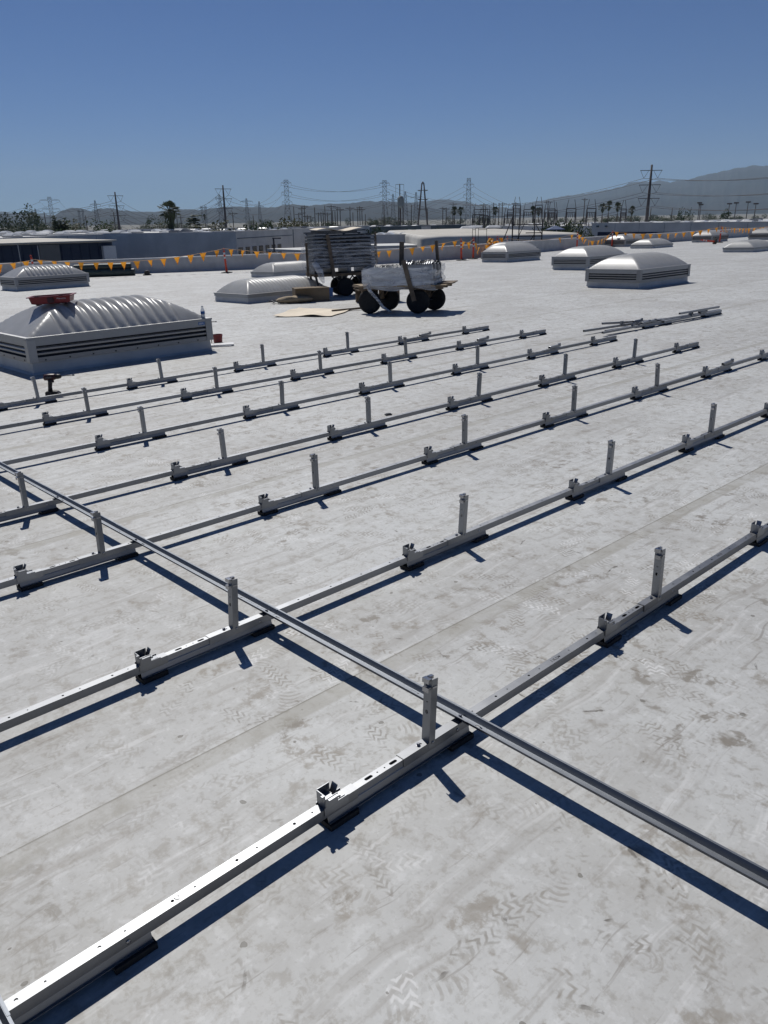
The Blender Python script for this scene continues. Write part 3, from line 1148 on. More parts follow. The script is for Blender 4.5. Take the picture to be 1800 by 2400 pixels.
# blue sticker on the near skylight
st = put('sticker', MB().box(0, 0.105, 0, 0.0015, 0, 0.042).mesh('sticker', MAT['blue']), SKA, T(2.40, -0.0375, 0.385))
tag(st, 'small blue printed sticker')
tb = MB()
for zc, w in ((0.028, 0.07), (0.018, 0.085), (0.009, 0.05)):
    tb.box(0.01, 0.01 + w, -0.0012, -0.0002, zc, zc + 0.004)
put('print', tb.mesh('print', MAT['white']), st)

# ------------------------------------------------------------------ red tray on the skylight
def text_part(word, size, mat, parent, M, name='lettering'):
    cu = bpy.data.curves.new('lettering_curve', 'FONT')
    cu.body = word
    cu.size = size
    cu.extrude = 0.0006
    cu.shear = 0.25
    tmp = bpy.data.objects.new('lettering_tmp', cu)
    COL.objects.link(tmp)
    dg = bpy.context.evaluated_depsgraph_get()
    me = bpy.data.meshes.new_from_object(tmp.evaluated_get(dg))
    bpy.data.objects.remove(tmp)
    bpy.data.curves.remove(cu)
    me.materials.clear()
    me.materials.append(mat)
    return put(name, me, parent, M)


def tray():
    t = thing('tool_tray', 'shallow red plastic tool tray balanced on the ribbed skylight', 'tray', T(-4.58, 10.74, 0.807) @ RZ(11) @ RY(-1.5) @ Matrix.Scale(0.9, 4))
    mb = MB()
    L, W, H = 0.54, 0.36, 0.115
    # tapered open body with wall thickness
    outer = [(0.05, 0), (0.0, 0.014), (-0.02, H - 0.012), (-0.05, H - 0.012), (-0.05, H)]
    inner = [(-0.012, H), (0.008, 0.02), (0.05, 0.012)]
    prof = outer + inner
    vs2 = []
    for q, z in prof:
        vs2 += [(q, q, z), (L - q, q, z), (L - q, W - q, z), (q, W - q, z)]
    fs2 = [(3, 2, 1, 0)]
    for r in range(len(prof) - 1):
        for k in range(4):
            a, b = r * 4 + k, r * 4 + (k + 1) % 4
            fs2.append((a, b, b + 4, a + 4))
    e = (len(prof) - 1) * 4
    fs2.append((e, e + 1, e + 2, e + 3))
    mb.add(vs2, fs2)
    mb.build('shell', MAT['red'], t)
    latch = MB().box(0.235, 0.325, -0.030, -0.012, 0.02, 0.095).box(0.25, 0.31, -0.036, -0.029, 0.04, 0.08)
    latch.build('latch', MAT['reddark'], t)
    for x in (0.10, 0.44):
        MB().box(x - 0.03, x + 0.03, -0.052, -0.030, H - 0.002, H + 0.008).build('rim_tab', MAT['reddark'], t)
    for x in (0.07, 0.47):
        MB().box(x - 0.02, x + 0.02, 0.06, 0.30, -0.02, 0.004).build('foot', MAT['reddark'], t)
    text_part('Milwaukee', 0.030, MAT['white'], t, T(0.365, -0.0175, 0.062) @ RX(92))
    for x in (0.16, 0.40):
        MB().box(x - 0.002, x + 0.002, 0.0, W, 0.014, 0.07).build('divider', MAT['reddark'], t)


tray()

# bottle on the skylight rim
bt = thing('water_bottle', 'small clear water bottle standing on the skylight rim', 'bottle', T(*(Vector((-4.39, 10.01, 0.47)) + Vector((*(U2 * 2.53 + V2 * 0.03), 0)))))
MB().lathe([(0.026, 0.0), (0.031, 0.006), (0.031, 0.05), (0.028, 0.056), (0.031, 0.062), (0.031, 0.105), (0.026, 0.125), (0.014, 0.15), (0.0125, 0.155), (0.0125, 0.162)], 16).build('bottle_body', MAT['clear'], bt, True)
MB().lathe([(0.0285, 0.003), (0.0285, 0.088), (0.0, 0.088)], 14).build('water', MAT['water'], bt, True)
MB().lathe([(0.0145, 0.158), (0.0145, 0.173), (0.012, 0.176), (0, 0.176)], 12).build('cap', MAT['white'], bt)
MB().lathe([(0.0316, 0.058), (0.0316, 0.098)], 16).build('paper_label', MAT['blue'], bt, True)

# red tub and white board beside the skylight
tb = thing('red_tub', 'small dark red tub beyond the right end of the ribbed skylight', 'tub', T(-2.54, 12.62) @ RZ(5) @ Matrix.Scale(0.78, 4))
MB().lathe([(0.080, 0.0), (0.086, 0.01), (0.098, 0.155), (0.104, 0.158), (0.104, 0.166), (0.094, 0.166), (0.082, 0.02), (0.0, 0.016)], 18).build('shell', MAT['red'], tb, False)
MB().tube([(-0.10, 0, 0.15), (-0.09, -0.03, 0.10), (0, -0.10, 0.06), (0.09, -0.03, 0.10), (0.10, 0, 0.15)], 0.004, 6).build('handle', MAT['greypl'], tb)
wb = MB()
for i in range(3):
    wb.box(-0.13, 0.20 + 0.02 * i, -0.07 + 0.01 * i, 0.16, 0.006 + i * 0.009, 0.0135 + i * 0.009, 0, RZ(3 * i))
o = wb.build('white_board_scrap', MAT['white'], None, False, T(-2.45, 12.14) @ RZ(8))
tag(o, 'white foam board scraps on the roof beside the ribbed skylight', 'board')
ROOF_THINGS.append(o)
cb = thing('tie_down_hook', 'thin black rod sticking out behind the ribbed skylight', 'rod', T(-2.60, 12.42))
MB().tube([(0, 0, 0.005), (0, 0, 0.33), (0.02, 0, 0.345), (0.10, 0, 0.345)], 0.006, 6).build('rod', MAT['blackpl'], cb)
MB().lathe([(0.0, -0.012), (0.011, -0.006), (0.011, 0.006), (0, 0.012)], 8, 0, T(0.10, 0, 0.345)).build('tip', MAT['blackpl'], cb)

# ------------------------------------------------------------------ cordless drill
def drill():
    t = thing('cordless_drill', 'black and red cordless drill standing on its battery behind the farthest row', 'drill', T(-3.585, 8.56) @ RZ(8))
    bat = MB()
    prof = [(-0.075, 0.0), (0.065, 0.0), (0.075, 0.012), (0.070, 0.030), (0.045, 0.048), (0.02, 0.052), (-0.06, 0.055), (-0.078, 0.045), (-0.080, 0.010)]
    M = Matrix(((0, 1, 0, 0), (1, 0, 0, 0), (0, 0, 1, 0), (0, 0, 0, 1)))
    bat.prism(prof, -0.038, 0.038, 0, M)
    bat.build('battery', MAT['blackpl'], t)
    hd = MB()
    hd.tube([(-0.028, 0, 0.05), (-0.024, 0, 0.10), (-0.014, 0, 0.15), (-0.010, 0, 0.185)], [0.026, 0.022, 0.024, 0.032], 12)
    hd.build('grip', MAT['blackpl'], t, True)
    bd = MB()
    bd.tube([(-0.075, 0, 0.203), (-0.068, 0, 0.203), (-0.02, 0, 0.205), (0.04, 0, 0.206), (0.055, 0, 0.206)], [0.020, 0.032, 0.036, 0.033, 0.026], 14)
    bd.build('motor_housing', MAT['drillred'], t, True)
    MB().tube([(0.055, 0, 0.206), (0.075, 0, 0.207), (0.10, 0, 0.207), (0.112, 0, 0.207)], [0.026, 0.027, 0.022, 0.012], 12).build('chuck', MAT['blackpl'], t, True)
    b = MB().tube([(0.11, 0, 0.207), (0.235, 0, 0.212)], 0.0042, 6).build('bit', MAT['greypl'], t)
    MB().tube([(0.228, 0, 0.212), (0.250, 0, 0.213)], 0.0085, 6).build('socket', MAT['greypl'], b)
    MB().box(0.006, 0.026, -0.008, 0.008, 0.145, 0.178).build('trigger', MAT['drillred'], t)
    MB().box(-0.045, 0.015, -0.0385, -0.0365, 0.196, 0.214).build('name_plate', MAT['greypl'], t)


drill()
o = MB().box(-0.03, 0.03, -0.02, 0.02, 0.004, 0.012).box(-0.022, 0.024, -0.012, 0.010, 0.012, 0.018).build('dark_scrap', MAT['darkmetal'], None, False, T(0.07, 7.02) @ RZ(25))
tag(o, 'small dark metal scrap lying between the fourth and fifth rows', 'scrap')
ROOF_THINGS.append(o)

# ------------------------------------------------------------------ carts
def wheel_meshes(R, W):
    ty = MB().lathe([(R * 0.52, -W / 2), (R * 0.80, -W * 0.55), (R * 0.96, -W * 0.38), (R, -W * 0.15), (R, W * 0.15), (R * 0.96, W * 0.38), (R * 0.80, W * 0.55), (R * 0.52, W / 2)], 36).mesh('tyre', MAT['rubber'], True)
    rm = MB().lathe([(0.0, -W * 0.30), (R * 0.18, -W * 0.42), (R * 0.2, -W * 0.25), (R * 0.45, -W * 0.2), (R * 0.53, -W * 0.46), (R * 0.53, W * 0.46), (R * 0.45, W * 0.2), (R * 0.2, W * 0.25), (R * 0.18, W * 0.42), (0.0, W * 0.30)], 24).mesh('rim', MAT['darkmetal'])
    return ty, rm


TY, RM = wheel_meshes(0.235, 0.115)


def add_wheel(t, x, y):
    w = thing('wheel', None, None, T(x, y, 0.236) @ RX(90), roof=False)
    w.parent = t
    put('tyre', TY, w)
    put('rim', RM, w)


def film_wrap(name, parent, x0, x1, y0, y1, z0, z1, seed, topdrop=0.10, bulge=0.03, mat='film'):
    rnd = random.Random(seed)
    mb = MB()
    N, K = 72, 12
    per = []
    for a, b, nn in (((x0, y0), (x1, y0), 26), ((x1, y0), (x1, y1), 10), ((x1, y1), (x0, y1), 26), ((x0, y1), (x0, y0), 10)):
        for i in range(nn):
            t = i / nn
            per.append((a[0] + (b[0] - a[0]) * t, a[1] + (b[1] - a[1]) * t))
    N = len(per)
    cx, cy = (x0 + x1) / 2, (y0 + y1) / 2
    vs2 = []
    for j in range(K + 1):
        for i, (x, y) in enumerate(per):
            top = z1 - topdrop * (0.5 + 0.5 * math.sin(i * 0.23 + seed)) * (0.6 + 0.4 * math.sin(i * 0.61 + 1.3 * seed))
            bot = z0 - 0.05 * (0.5 + 0.5 * math.sin(i * 0.37 + 2 * seed))
            z = bot + (top - bot) * j / K
            nv = mnoise.noise(Vector((x * 4 + seed, y * 4, z * 9)))
            q = 1 + bulge * nv / max(0.3, abs(x1 - x0)) + 0.012
            vs2.append((cx + (x - cx) * q + 0.012 * nv, cy + (y - cy) * q + 0.02 * nv, z + 0.015 * nv))
    fs2 = [(j * N + i, j * N + (i + 1) % N, (j + 1) * N + (i + 1) % N, (j + 1) * N + i) for j in range(K) for i in range(N)]
    mb.add(vs2, fs2)
    return mb.build(name, MAT[mat], parent, True)


def board(mbx, p0, p1, w, t):
    return mbx.bar(p0, p1, w, t)


# front cart
CA = -17.5
ct = thing('flatbed_cart', 'low flatbed cart on four fat black tyres carrying the smaller wrapped load', 'cart', T(0.55, 16.5) @ RZ(CA))
for x, y in ((-0.62, -0.33), (-0.42, 0.33), (0.39, -0.33), (0.57, 0.33)):
    add_wheel(ct, x, y)
for x in (-0.53, 0.47):
    MB().tube([(x - 0.09, -0.36, 0.236), (x + 0.10, 0.36, 0.236)], 0.018, 8).build('axle', MAT['darkmetal'], ct)
    for y in (-0.22, 0.22):
        mbx = MB()
        mbx.box(x - 0.05, x + 0.05, y - 0.04, y + 0.04, 0.24, 0.475)
        mbx.bar((x - 0.2, y, 0.475), (x - 0.02, y, 0.26), 0.02).bar((x + 0.2, y, 0.475), (x + 0.02, y, 0.26), 0.02)
        mbx.build('axle_bracket', MAT['wood'], ct)
for y in (-0.40, 0.0, 0.40):
    MB().box(-0.80, 0.92, y - 0.045, y + 0.045, 0.475, 0.528).build('deck_beam', MAT['wood'], ct)
for i in range(9):
    xx = -0.80 + i * 0.20
    MB().box(xx, xx + 0.185, -0.48, 0.48, 0.53, 0.556).build('deck_plank', MAT['ply'], ct)
MB().box(0.70, 1.05, -0.30, 0.46, 0.558, 0.575, 0, RZ(3)).build('loose_board', MAT['wood'], ct)

ld = thing('wrapped_load', 'low film-wrapped load of dark clips on the front cart', 'wrapped load', T(0.55, 16.5, 0.5585) @ RZ(CA))
MB().box(-0.62, 0.72, -0.42, 0.42, 0.0, 0.10).build('pallet', MAT['wood'], ld)
rnd = random.Random(3)
for iy in range(6):
    for ix in range(2):
        mbx = MB()
        y = -0.36 + iy * 0.145
        x0 = -0.58 + ix * 0.66
        top = 0.30 + 0.07 * ix + rnd.uniform(-0.02, 0.03)
        mbx.box(x0, x0 + 0.62, y - 0.06, y + 0.06, 0.102, top)
        for q in range(13):
            xx = x0 + 0.03 + q * 0.046
            mbx.box(xx, xx + 0.012, y - 0.05, y + 0.05, top, top + rnd.uniform(0.02, 0.05))
            mbx.bar((xx + 0.02, y - 0.04, top + 0.01), (xx + 0.03, y + 0.03, top + rnd.uniform(0.01, 0.06)), 0.008)
        mbx.build('clip_bundle', MAT['darkmetal'] if ix == 0 or iy % 2 else MAT['galv'], ld)
film_wrap('film', ld, -0.68, 0.76, -0.46, 0.46, -0.06, 0.37, 2.0, 0.14, 0.06)
film_wrap('film', ld, -0.69, 0.60, -0.47, 0.47, 0.02, 0.34, 5.0, 0.12, 0.06)
film_wrap('film', ld, -0.70, 0.68, -0.48, 0.48, 0.0, 0.30, 9.0, 0.05)
film_wrap('film', ld, -0.71, 0.50, -0.485, 0.485, 0.03, 0.32, 12.0, 0.05)
mbx = MB()
mbx.tube([(-0.60, -0.46, 0.0), (-0.55, -0.50, -0.10), (-0.42, -0.48, -0.25), (-0.28, -0.50, -0.42), (-0.12, -0.48, -0.52)], [0.05, 0.035, 0.03, 0.03, 0.01], 7)
mbx.build('film_tail', MAT['film'], ld, True)
for (xa, ya, za, xb, yb, zb, w) in ((-0.12, 0.30, 0.05, -0.09, 0.30, 0.80, 0.09), (0.66, 0.40, 0.05, 0.60, 0.42, 0.80, 0.055), (0.36, -0.50, -0.30, 0.16, -0.52, 0.47, 0.085)):
    MB().bar((xa, ya, za), (xb, yb, zb), 0.04, w).build('stake', MAT['stake'], ld)

# rear cart
CB = 18.0
c2t = thing('flatbed_cart', 'second flatbed cart behind, carrying the tall wrapped stack', 'cart', T(-0.95, 21.5) @ RZ(CB))
for x in (0.06, 0.62):
    for y in (-0.34, 0.34):
        add_wheel(c2t, x, y)
for x in (0.06, 0.62):
    MB().tube([(x, -0.37, 0.236), (x, 0.37, 0.236)], 0.018, 8).build('axle', MAT['darkmetal'], c2t)
    for y in (-0.22, 0.22):
        mbx = MB()
        mbx.bar((x - 0.24, y, 0.52), (x - 0.02, y, 0.25), 0.03).bar((x + 0.24, y, 0.52), (x + 0.02, y, 0.25), 0.03).box(x - 0.06, x + 0.06, y - 0.05, y + 0.05, 0.25, 0.52)
        mbx.build('axle_bracket', MAT['darkmetal'], c2t)
mbx = MB()
mbx.bar((-0.72, -0.3, 0.52), (-0.62, -0.3, 0.004), 0.05).bar((-0.72, 0.3, 0.52), (-0.62, 0.3, 0.004), 0.05).bar((-0.66, -0.3, 0.22), (0.06, -0.3, 0.236), 0.03)
mbx.build('prop_leg', MAT['darkmetal'], c2t)
for y in (-0.42, 0.0, 0.42):
    MB().box(-0.80, 0.86, y - 0.045, y + 0.045, 0.52, 0.565).build('deck_beam', MAT['wood'], c2t)
for i in range(9):
    xx = -0.80 + i * 0.185
    MB().box(xx, xx + 0.17, -0.5, 0.5, 0.567, 0.59).build('deck_plank', MAT['wood'], c2t)
MB().bar((0.9, -0.1, 0.40), (1.55, -0.3, 0.36), 0.05, 0.03).build('pull_handle', MAT['darkmetal'], c2t)
sk = thing('wrapped_stack', 'tall film-wrapped stack of dark metal trays on the rear cart', 'wrapped load', T(-0.95, 21.5, 0.5925) @ RZ(CB))
pl = MB()
for x in (-0.74, -0.30, 0.14, 0.58, 0.80):
    pl.box(x - 0.05, x + 0.05, -0.46, 0.46, 0.0, 0.13)
pl.box(-0.80, 0.86, -0.48, 0.48, 0.13, 0.155)
pl.build('pallet', MAT['darkmetal'], sk)
rnd = random.Random(11)
for i in range(9):
    z = 0.158 + i * 0.088
    mbx = MB()
    dx = rnd.uniform(-0.02, 0.02)
    mbx.box(-0.78 + dx, 0.84 + dx, -0.44, 0.44, z, z + 0.05)
    for q in range(9):
        xx = -0.72 + q * 0.18 + dx
        mbx.box(xx, xx + 0.03, -0.455, 0.455, z + 0.045, z + 0.078)
    mbx.build('tray_layer', MAT['darkmetal'], sk)
    mbx = MB().box(-0.80 + dx, 0.86 + dx, -0.465, -0.445, z + 0.012, z + 0.034)
    mbx.build('tray_edge', MAT['galv'], sk)
for i, (x, y, a) in enumerate(((-0.9, -0.2, 0), (-0.85, 0.2, 3), (-0.7, 0.0, -2))):
    MB().box(x, x + 1.45, y - 0.03, y + 0.03, 0.955 + 0.03 * i, 0.98 + 0.03 * i, 0, RZ(a)).build('loose_bar', MAT['darkmetal'], sk)
mbx = MB()
NX = 14
vs2 = [(-0.66 + 1.2 * i / NX, -0.42 + 0.8 * j, 1.045 + 0.035 * math.sin(i * 0.55) + 0.02 * j + (0.012 if k else 0)) for k in (0, 1) for j in (0, 1) for i in range(NX + 1)]
q = NX + 1
fs2 = []
for i in range(NX):
    fs2 += [(i, i + q, i + q + 1, i + 1), (2 * q + i, 2 * q + i + 1, 3 * q + i + 1, 3 * q + i), (i, i + 1, 2 * q + i + 1, 2 * q + i), (q + i, 3 * q + i, 3 * q + i + 1, q + i + 1)]
mbx.add(vs2, fs2)
mbx.build('cardboard_lid', MAT['card'], sk)
film_wrap('film', sk, -0.86, 0.90, -0.50, 0.50, 0.10, 0.80, 4.0, 0.16, mat='filmthin')
film_wrap('film', sk, -0.88, 0.88, -0.52, 0.52, 0.14, 0.70, 7.0, 0.12, mat='filmthin')
mbx = MB()
mbx.tube([(-0.80, -0.53, 0.30), (-0.66, -0.54, 0.05), (-0.62, -0.54, -0.12), (-0.58, -0.53, -0.22)], [0.07, 0.09, 0.07, 0.03], 8)
mbx.build('film_tail', MAT['film'], sk, True)
for (xa, ya, za, xb, yb, zb, w) in ((-0.30, -0.56, -0.08, -0.42, -0.55, 0.94, 0.085), (0.93, -0.30, 0.18, 0.92, -0.30, 0.98, 0.06), (-0.92, -0.30, -0.06, -0.92, -0.30, 0.76, 0.055)):
    MB().bar((xa, ya, za), (xb, yb, zb), 0.035, w).build('stake', MAT['stake'], sk)
sb = thing('plywood_stack', 'stack of plywood and paper sheets between the two carts', 'plywood', T(0.02, 19.0) @ RZ(14))
for i in range(4):
    MB().box(-0.5, 0.5, -0.4, 0.4, 0.30 + i * 0.03, 0.322 + i * 0.03, 0, T(0.04 * (i % 2), 0, 0) @ RZ(3 * i - 4)).build('sheet', MAT['sack'] if i == 3 else MAT['wood'], sb)
for x, y in ((-0.4, -0.3), (0.4, -0.3), (-0.4, 0.3), (0.4, 0.3)):
    MB().box(x - 0.05, x + 0.05, y - 0.05, y + 0.05, 0.004, 0.298).build('block', MAT['wood'], sb)

# timber lying on the roof, cardboard sheet, box and sack
o = MB().bar((-0.95, 16.95, 0.03), (0.0, 17.35, 0.05), 0.05, 0.04).build('timber', MAT['stake'])
tag(o, 'thin timber batten lying on the roof left of the front cart', 'timber')
ROOF_THINGS.append(o)
mbx = MB()
q4 = [Vector((-2.11, 16.29)), Vector((-0.91, 15.98)), Vector((-0.52, 17.2)), Vector((-1.73, 17.8))]
NX = 14
rows = []
vs2, fs2 = [], []
for k in (0, 1):
    for j in range(NX + 1):
        for i in range(NX + 1):
            a, b = i / NX, j / NX
            p = (q4[0] * (1 - a) + q4[1] * a) * (1 - b) + (q4[3] * (1 - a) + q4[2] * a) * b
            p += Vector((0.05 * mnoise.noise(Vector((a * 3, b * 3, 1))), 0.07 * mnoise.noise(Vector((a * 3, b * 3, 4)))))
            z = 0.012 + 0.05 * max(0, mnoise.noise(Vector((a * 2.2, b * 2.2, 9)))) + 0.10 * max(0.0, 0.22 - a) + 0.05 * max(0, b - 0.8) + 0.04 * max(0, a - 0.85)
            vs2.append((p.x, p.y, z + 0.007 * k))
q = NX + 1
for j in range(NX):
    for i in range(NX):
        a = j * q + i
        fs2 += [(a, a + q, a + q + 1, a + 1), (a + q * q, a + q * q + 1, a + q * q + q + 1, a + q * q + q)]
edge = [(i) for i in range(NX + 1)] + [j * q + NX for j in range(1, NX + 1)] + [NX * q + i for i in range(NX - 1, -1, -1)] + [j * q for j in range(NX - 1, 0, -1)]
for a, b in zip(edge, edge[1:] + edge[:1]):
    fs2.append((a, b, b + q * q, a + q * q))
mbx.add(vs2, fs2)
o = mbx.build('cardboard_sheet', MAT['card'])
tag(o, 'flattened pale cardboard sheet lying on the open roof', 'cardboard')
ROOF_THINGS.append(o)
bx = thing('cardboard_box', 'brown open cardboard box at the end of the low skylight', 'box', T(-1.62, 20.0) @ RZ(14))
MB().box(-0.42, 0.42, -0.26, 0.26, 0.006, 0.33).build('carton', MAT['cardbrown'], bx)
MB().box(-0.42, 0.0, -0.5, -0.262, 0.27, 0.278, 0, RX(-8)).build('flap', MAT['cardbrown'], bx)
MB().box(0.422, 0.52, -0.2, 0.2, 0.10, 0.30).build('end_label', MAT['blue'], bx)
sx = thing('paper_sack', 'crumpled kraft paper sack lying in front of the cardboard box', 'sack', T(-1.98, 19.55, 0.09) @ RZ(12))
mbx = MB()
vs2, fs2 = [], []
for j in range(13):
    for i in range(16):
        a, b = 2 * math.pi * i / 16, j / 12
        r = math.sin(math.pi * min(1, max(0, b))) ** 0.45
        d = 1 + 0.25 * mnoise.noise(Vector((math.cos(a) * 2, b * 5, math.sin(a) * 2)))
        vs2.append((-0.46 + 0.92 * b, 0.20 * math.cos(a) * r * d, 0.085 * math.sin(a) * r * d))
for j in range(12):
    for i in range(16):
        a, b = j * 16 + i, j * 16 + (i + 1) % 16
        fs2.append((a, b, b + 16, a + 16))
mbx.add(vs2, fs2)
mbx.build('sack_body', MAT['sack'], sx, True)
hp = thing('hardware_heap', 'small heap of dark hardware beside the paper sack', 'hardware', T(-2.42, 19.62))
rnd = random.Random(5)
for i in range(9):
    a = rnd.uniform(0, math.pi)
    x, y = rnd.uniform(-0.12, 0.12), rnd.uniform(-0.1, 0.1)
    L = rnd.uniform(0.08, 0.17)
    MB().bar((x - L * math.cos(a), y - L * math.sin(a), 0.02 + 0.006 * i), (x + L * math.cos(a), y + L * math.sin(a), 0.022 + 0.008 * i), 0.028, 0.018).build('bar', MAT['darkmetal'], hp)
o = thing('membrane_roll', 'dark green rolled membrane lying along the foot of the parapet', 'roll', T(-12.6, 37.9) @ RZ(6))
for i, (y, z, r) in enumerate(((-0.16, 0.165, 0.16), (0.17, 0.15, 0.145), (0.0, 0.42, 0.15))):
    MB().tube([(-1.45 + 0.1 * i, y, z), (-0.4, y, z + 0.01), (0.5, y, z), (1.45 - 0.08 * i, y, z)], r, 16).build('roll', MAT['tarp'], o, False)
for x in (-0.3, 0.75):
    MB().box(x - 0.02, x + 0.02, -0.34, 0.34, 0.30, 0.32).build('strap', MAT['blackpl'], o)
o = thing('roof_drain_strainer', 'small black dome strainer on the roof right of the membrane roll', 'drain', T(-10.5, 37.6))
MB().lathe([(0.20, 0.004), (0.19, 0.05), (0.13, 0.06), (0.13, 0.16), (0.09, 0.21), (0.0, 0.22)], 14).build('strainer', MAT['blackpl'], o)
o = thing('small_vent_pipe', 'thin grey pipes standing behind the pennants at the far left', 'pipe', T(-16.6, 38.6))
for i, x in enumerate((0, 0.9)):
    MB().tube([(x, 0, 0.003), (x, 0, 1.55 - 0.1 * i)], 0.022, 8).build('pipe', MAT['galv'], o)

# ------------------------------------------------------------------ delineator posts and pennant lines
def delineator_meshes():
    d = {}
    d['base'] = MB().lathe([(0.27, 0.004), (0.265, 0.03), (0.10, 0.06), (0.08, 0.06), (0.0, 0.06)], 8).mesh('base', MAT['rubber'])
    d['tube'] = MB().lathe([(0.055, 0.055), (0.055, 0.22), (0.048, 0.24), (0.045, 0.94), (0.038, 0.97), (0.0, 0.97)], 14).mesh('tube', MAT['orange'], False)
    mb = MB()
    d['band'] = MB().lathe([(0.0, 0.0), (0.0475, 0.0), (0.0475, 0.085), (0.0, 0.085)], 14).mesh('reflective_band', MAT['reflect'])
    mb = MB()
    for a in range(8):
        pass
    mb.tube([(0.03, 0, 0.965), (0.035, 0, 1.03), (0.02, 0, 1.065), (-0.02, 0, 1.065), (-0.035, 0, 1.03), (-0.03, 0, 0.965)], 0.014, 8)
    d['grip'] = mb.mesh('grip_loop', MAT['orange'])
    return d


DL = delineator_meshes()
DGRP = 'orange delineator posts along the roof edge'


def delineator(label, x, y, lean=0.0, ang=0.0, M=None):
    t = thing('delineator_post', label, 'delineator post', M or (T(x, y) @ RZ(ang) @ RY(lean)), DGRP)
    put('base', DL['base'], t)
    tb_ = put('tube', DL['tube'], t)
    for z in (0.62, 0.80):
        put('reflective_band', DL['band'], tb_, T(0, 0, z))
    put('grip_loop', DL['grip'], t)
    return t


PD = [(-22.5, 36.8), (-15.2, 36.6), (-6.77, 37.2), (4.44, 42.2), (5.2, 43.5), (7.35, 45.9), (13.0, 52.9), (16.2, 56.2), (24.15, 57.6), (32.5, 66.5)]
delineator('orange post behind the far left ribbed skylight', *PD[1], lean=-3)
delineator('orange post standing alone left of the carts', *PD[2], lean=-2)
delineator('left one of two orange posts close together right of the carts', *PD[3], lean=-1)
delineator('right one of two orange posts close together right of the carts', *PD[4], lean=1)
delineator('orange post right of the pennant bundle behind two skylights', *PD[5], lean=2)
delineator('orange post before the parapet in the gap behind the skylights', *PD[6])
delineator('orange post beside the far skylight near the parapet', *PD[7])
delineator('orange post in front of the far right skylight', *PD[8], lean=2)
delineator('orange post out at the far right end of the pennants', *PD[9])
delineator('left orange post in the pennant bundle', 6.3, 45.2, -2)
delineator('right orange post in the pennant bundle', 6.75, 45.6, 2)
delineator('fallen orange post lying on the roof near the far skylight', 0, 0, M=T(22.6, 54.6, 0.16) @ RZ(188) @ RY(82))


def pennant_mesh(seed):
    r = random.Random(seed)
    mb = MB()
    w, hh, N = 0.135, 0.35, 5
    vs2 = []
    for k in (0, 1):
        for j in range(N + 1):
            t = j / N
            z = -hh * t
            bend = 0.07 * t * t * r.uniform(-1, 1) + 0.02 * math.sin(3 * t)
            for sgn in (-1, 1):
                vs2.append((sgn * w * (1 - t) + 0.002 * sgn, bend + 0.004 * k, z))
    q = 2 * (N + 1)
    fs2 = []
    for j in range(N):
        a = 2 * j
        fs2 += [(a, a + 1, a + 3, a + 2), (q + a, q + a + 2, q + a + 3, q + a + 1), (a, a + 2, q + a + 2, q + a), (a + 1, q + a + 1, q + a + 3, a + 3)]
    fs2 += [(0, q, q + 1, 1), (2 * N, 2 * N + 1, q + 2 * N + 1, q + 2 * N)]
    mb.add(vs2, fs2)
    return mb.mesh('pennant', MAT['pennant'])


PEN = [pennant_mesh(i) for i in range(6)]


def pennant_line(label, a, b, za, zb, sag, step=0.60, skip=0.3, twist=25, seed=1):
    t = thing('pennant_line', label, 'pennant line', None, 'pennant lines along the roof edge')
    rnd = random.Random(seed)
    A, B = Vector((*a, za)), Vector((*b, zb))
    L = (B - A).length
    n_ = max(6, int(L / 0.4))

    def P(u):
        p = A.lerp(B, u)
        p.z -= sag * 4 * u * (1 - u)
        return p

    MB().tube([P(i / n_) for i in range(n_ + 1)], 0.011, 5).build('rope', MAT['rope'], t)
    ang = math.degrees(math.atan2(B.y - A.y, B.x - A.x))
    x = skip
    while x < L - 0.2:
        p = P(x / L)
        s = rnd.uniform(0.85, 1.1)
        put('pennant', rnd.choice(PEN), t, Matrix.Translation(p) @ RZ(ang + rnd.uniform(-twist, twist)) @ RX(rnd.uniform(-twist, twist) * 0.8) @ Matrix.Scale(s, 4))
        x += step * rnd.uniform(0.9, 1.1)


pennant_line('pennants at the far left edge of the picture', PD[0], PD[1], 0.85, 0.85, 0.20, seed=2)
pennant_line('pennants between the far left skylight and the lone orange post', PD[1], PD[2], 0.88, 1.05, 0.32, seed=3)
pennant_line('pennants passing behind the two carts', PD[2], PD[3], 1.05, 1.0, 0.42, seed=4, twist=40)
pennant_line('short pennant span between the two close orange posts', PD[3], PD[4], 1.0, 1.0, 0.15, seed=5)
pennant_line('sagging pennants right of the two close orange posts', PD[4], (6.3, 45.2), 1.02, 0.85, 0.42, step=0.5, seed=6, twist=45)
pennant_line('pennants in the middle of the right half before the rounded roof', PD[5], PD[6], 0.95, 1.02, 0.25, step=1.6, skip=6.5, seed=7)
pennant_line('deeply sagging pennants between the two far posts', PD[6], PD[7], 1.02, 1.0, 0.55, step=0.42, seed=8, twist=40)
pennant_line('long pennant span running behind the far right skylights', PD[7], PD[8], 1.0, 1.05, 0.30, step=0.62, seed=9)
pennant_line('pennants at the right edge of the picture', PD[8], PD[9], 1.05, 1.0, 0.20, seed=10)
bp_ = thing('pennant_bundle', 'bunched orange pennants heaped between posts behind the two skylights', 'pennants', T(6.55, 45.1, 0.0))
rnd = random.Random(9)
for i in range(26):
    put('pennant', rnd.choice(PEN), bp_, T(rnd.uniform(-0.35, 0.55), rnd.uniform(-0.12, 0.12), rnd.uniform(0.35, 1.05)) @ RZ(rnd.uniform(0, 180)) @ RX(rnd.uniform(-50, 50)))
MB().tube([(-0.3, 0, 0.9), (-0.1, 0, 0.6), (0.1, 0, 0.55), (0.3, 0, 0.8), (0.8, 0.4, 0.95)], 0.011, 5).build('rope', MAT['rope'], bp_)

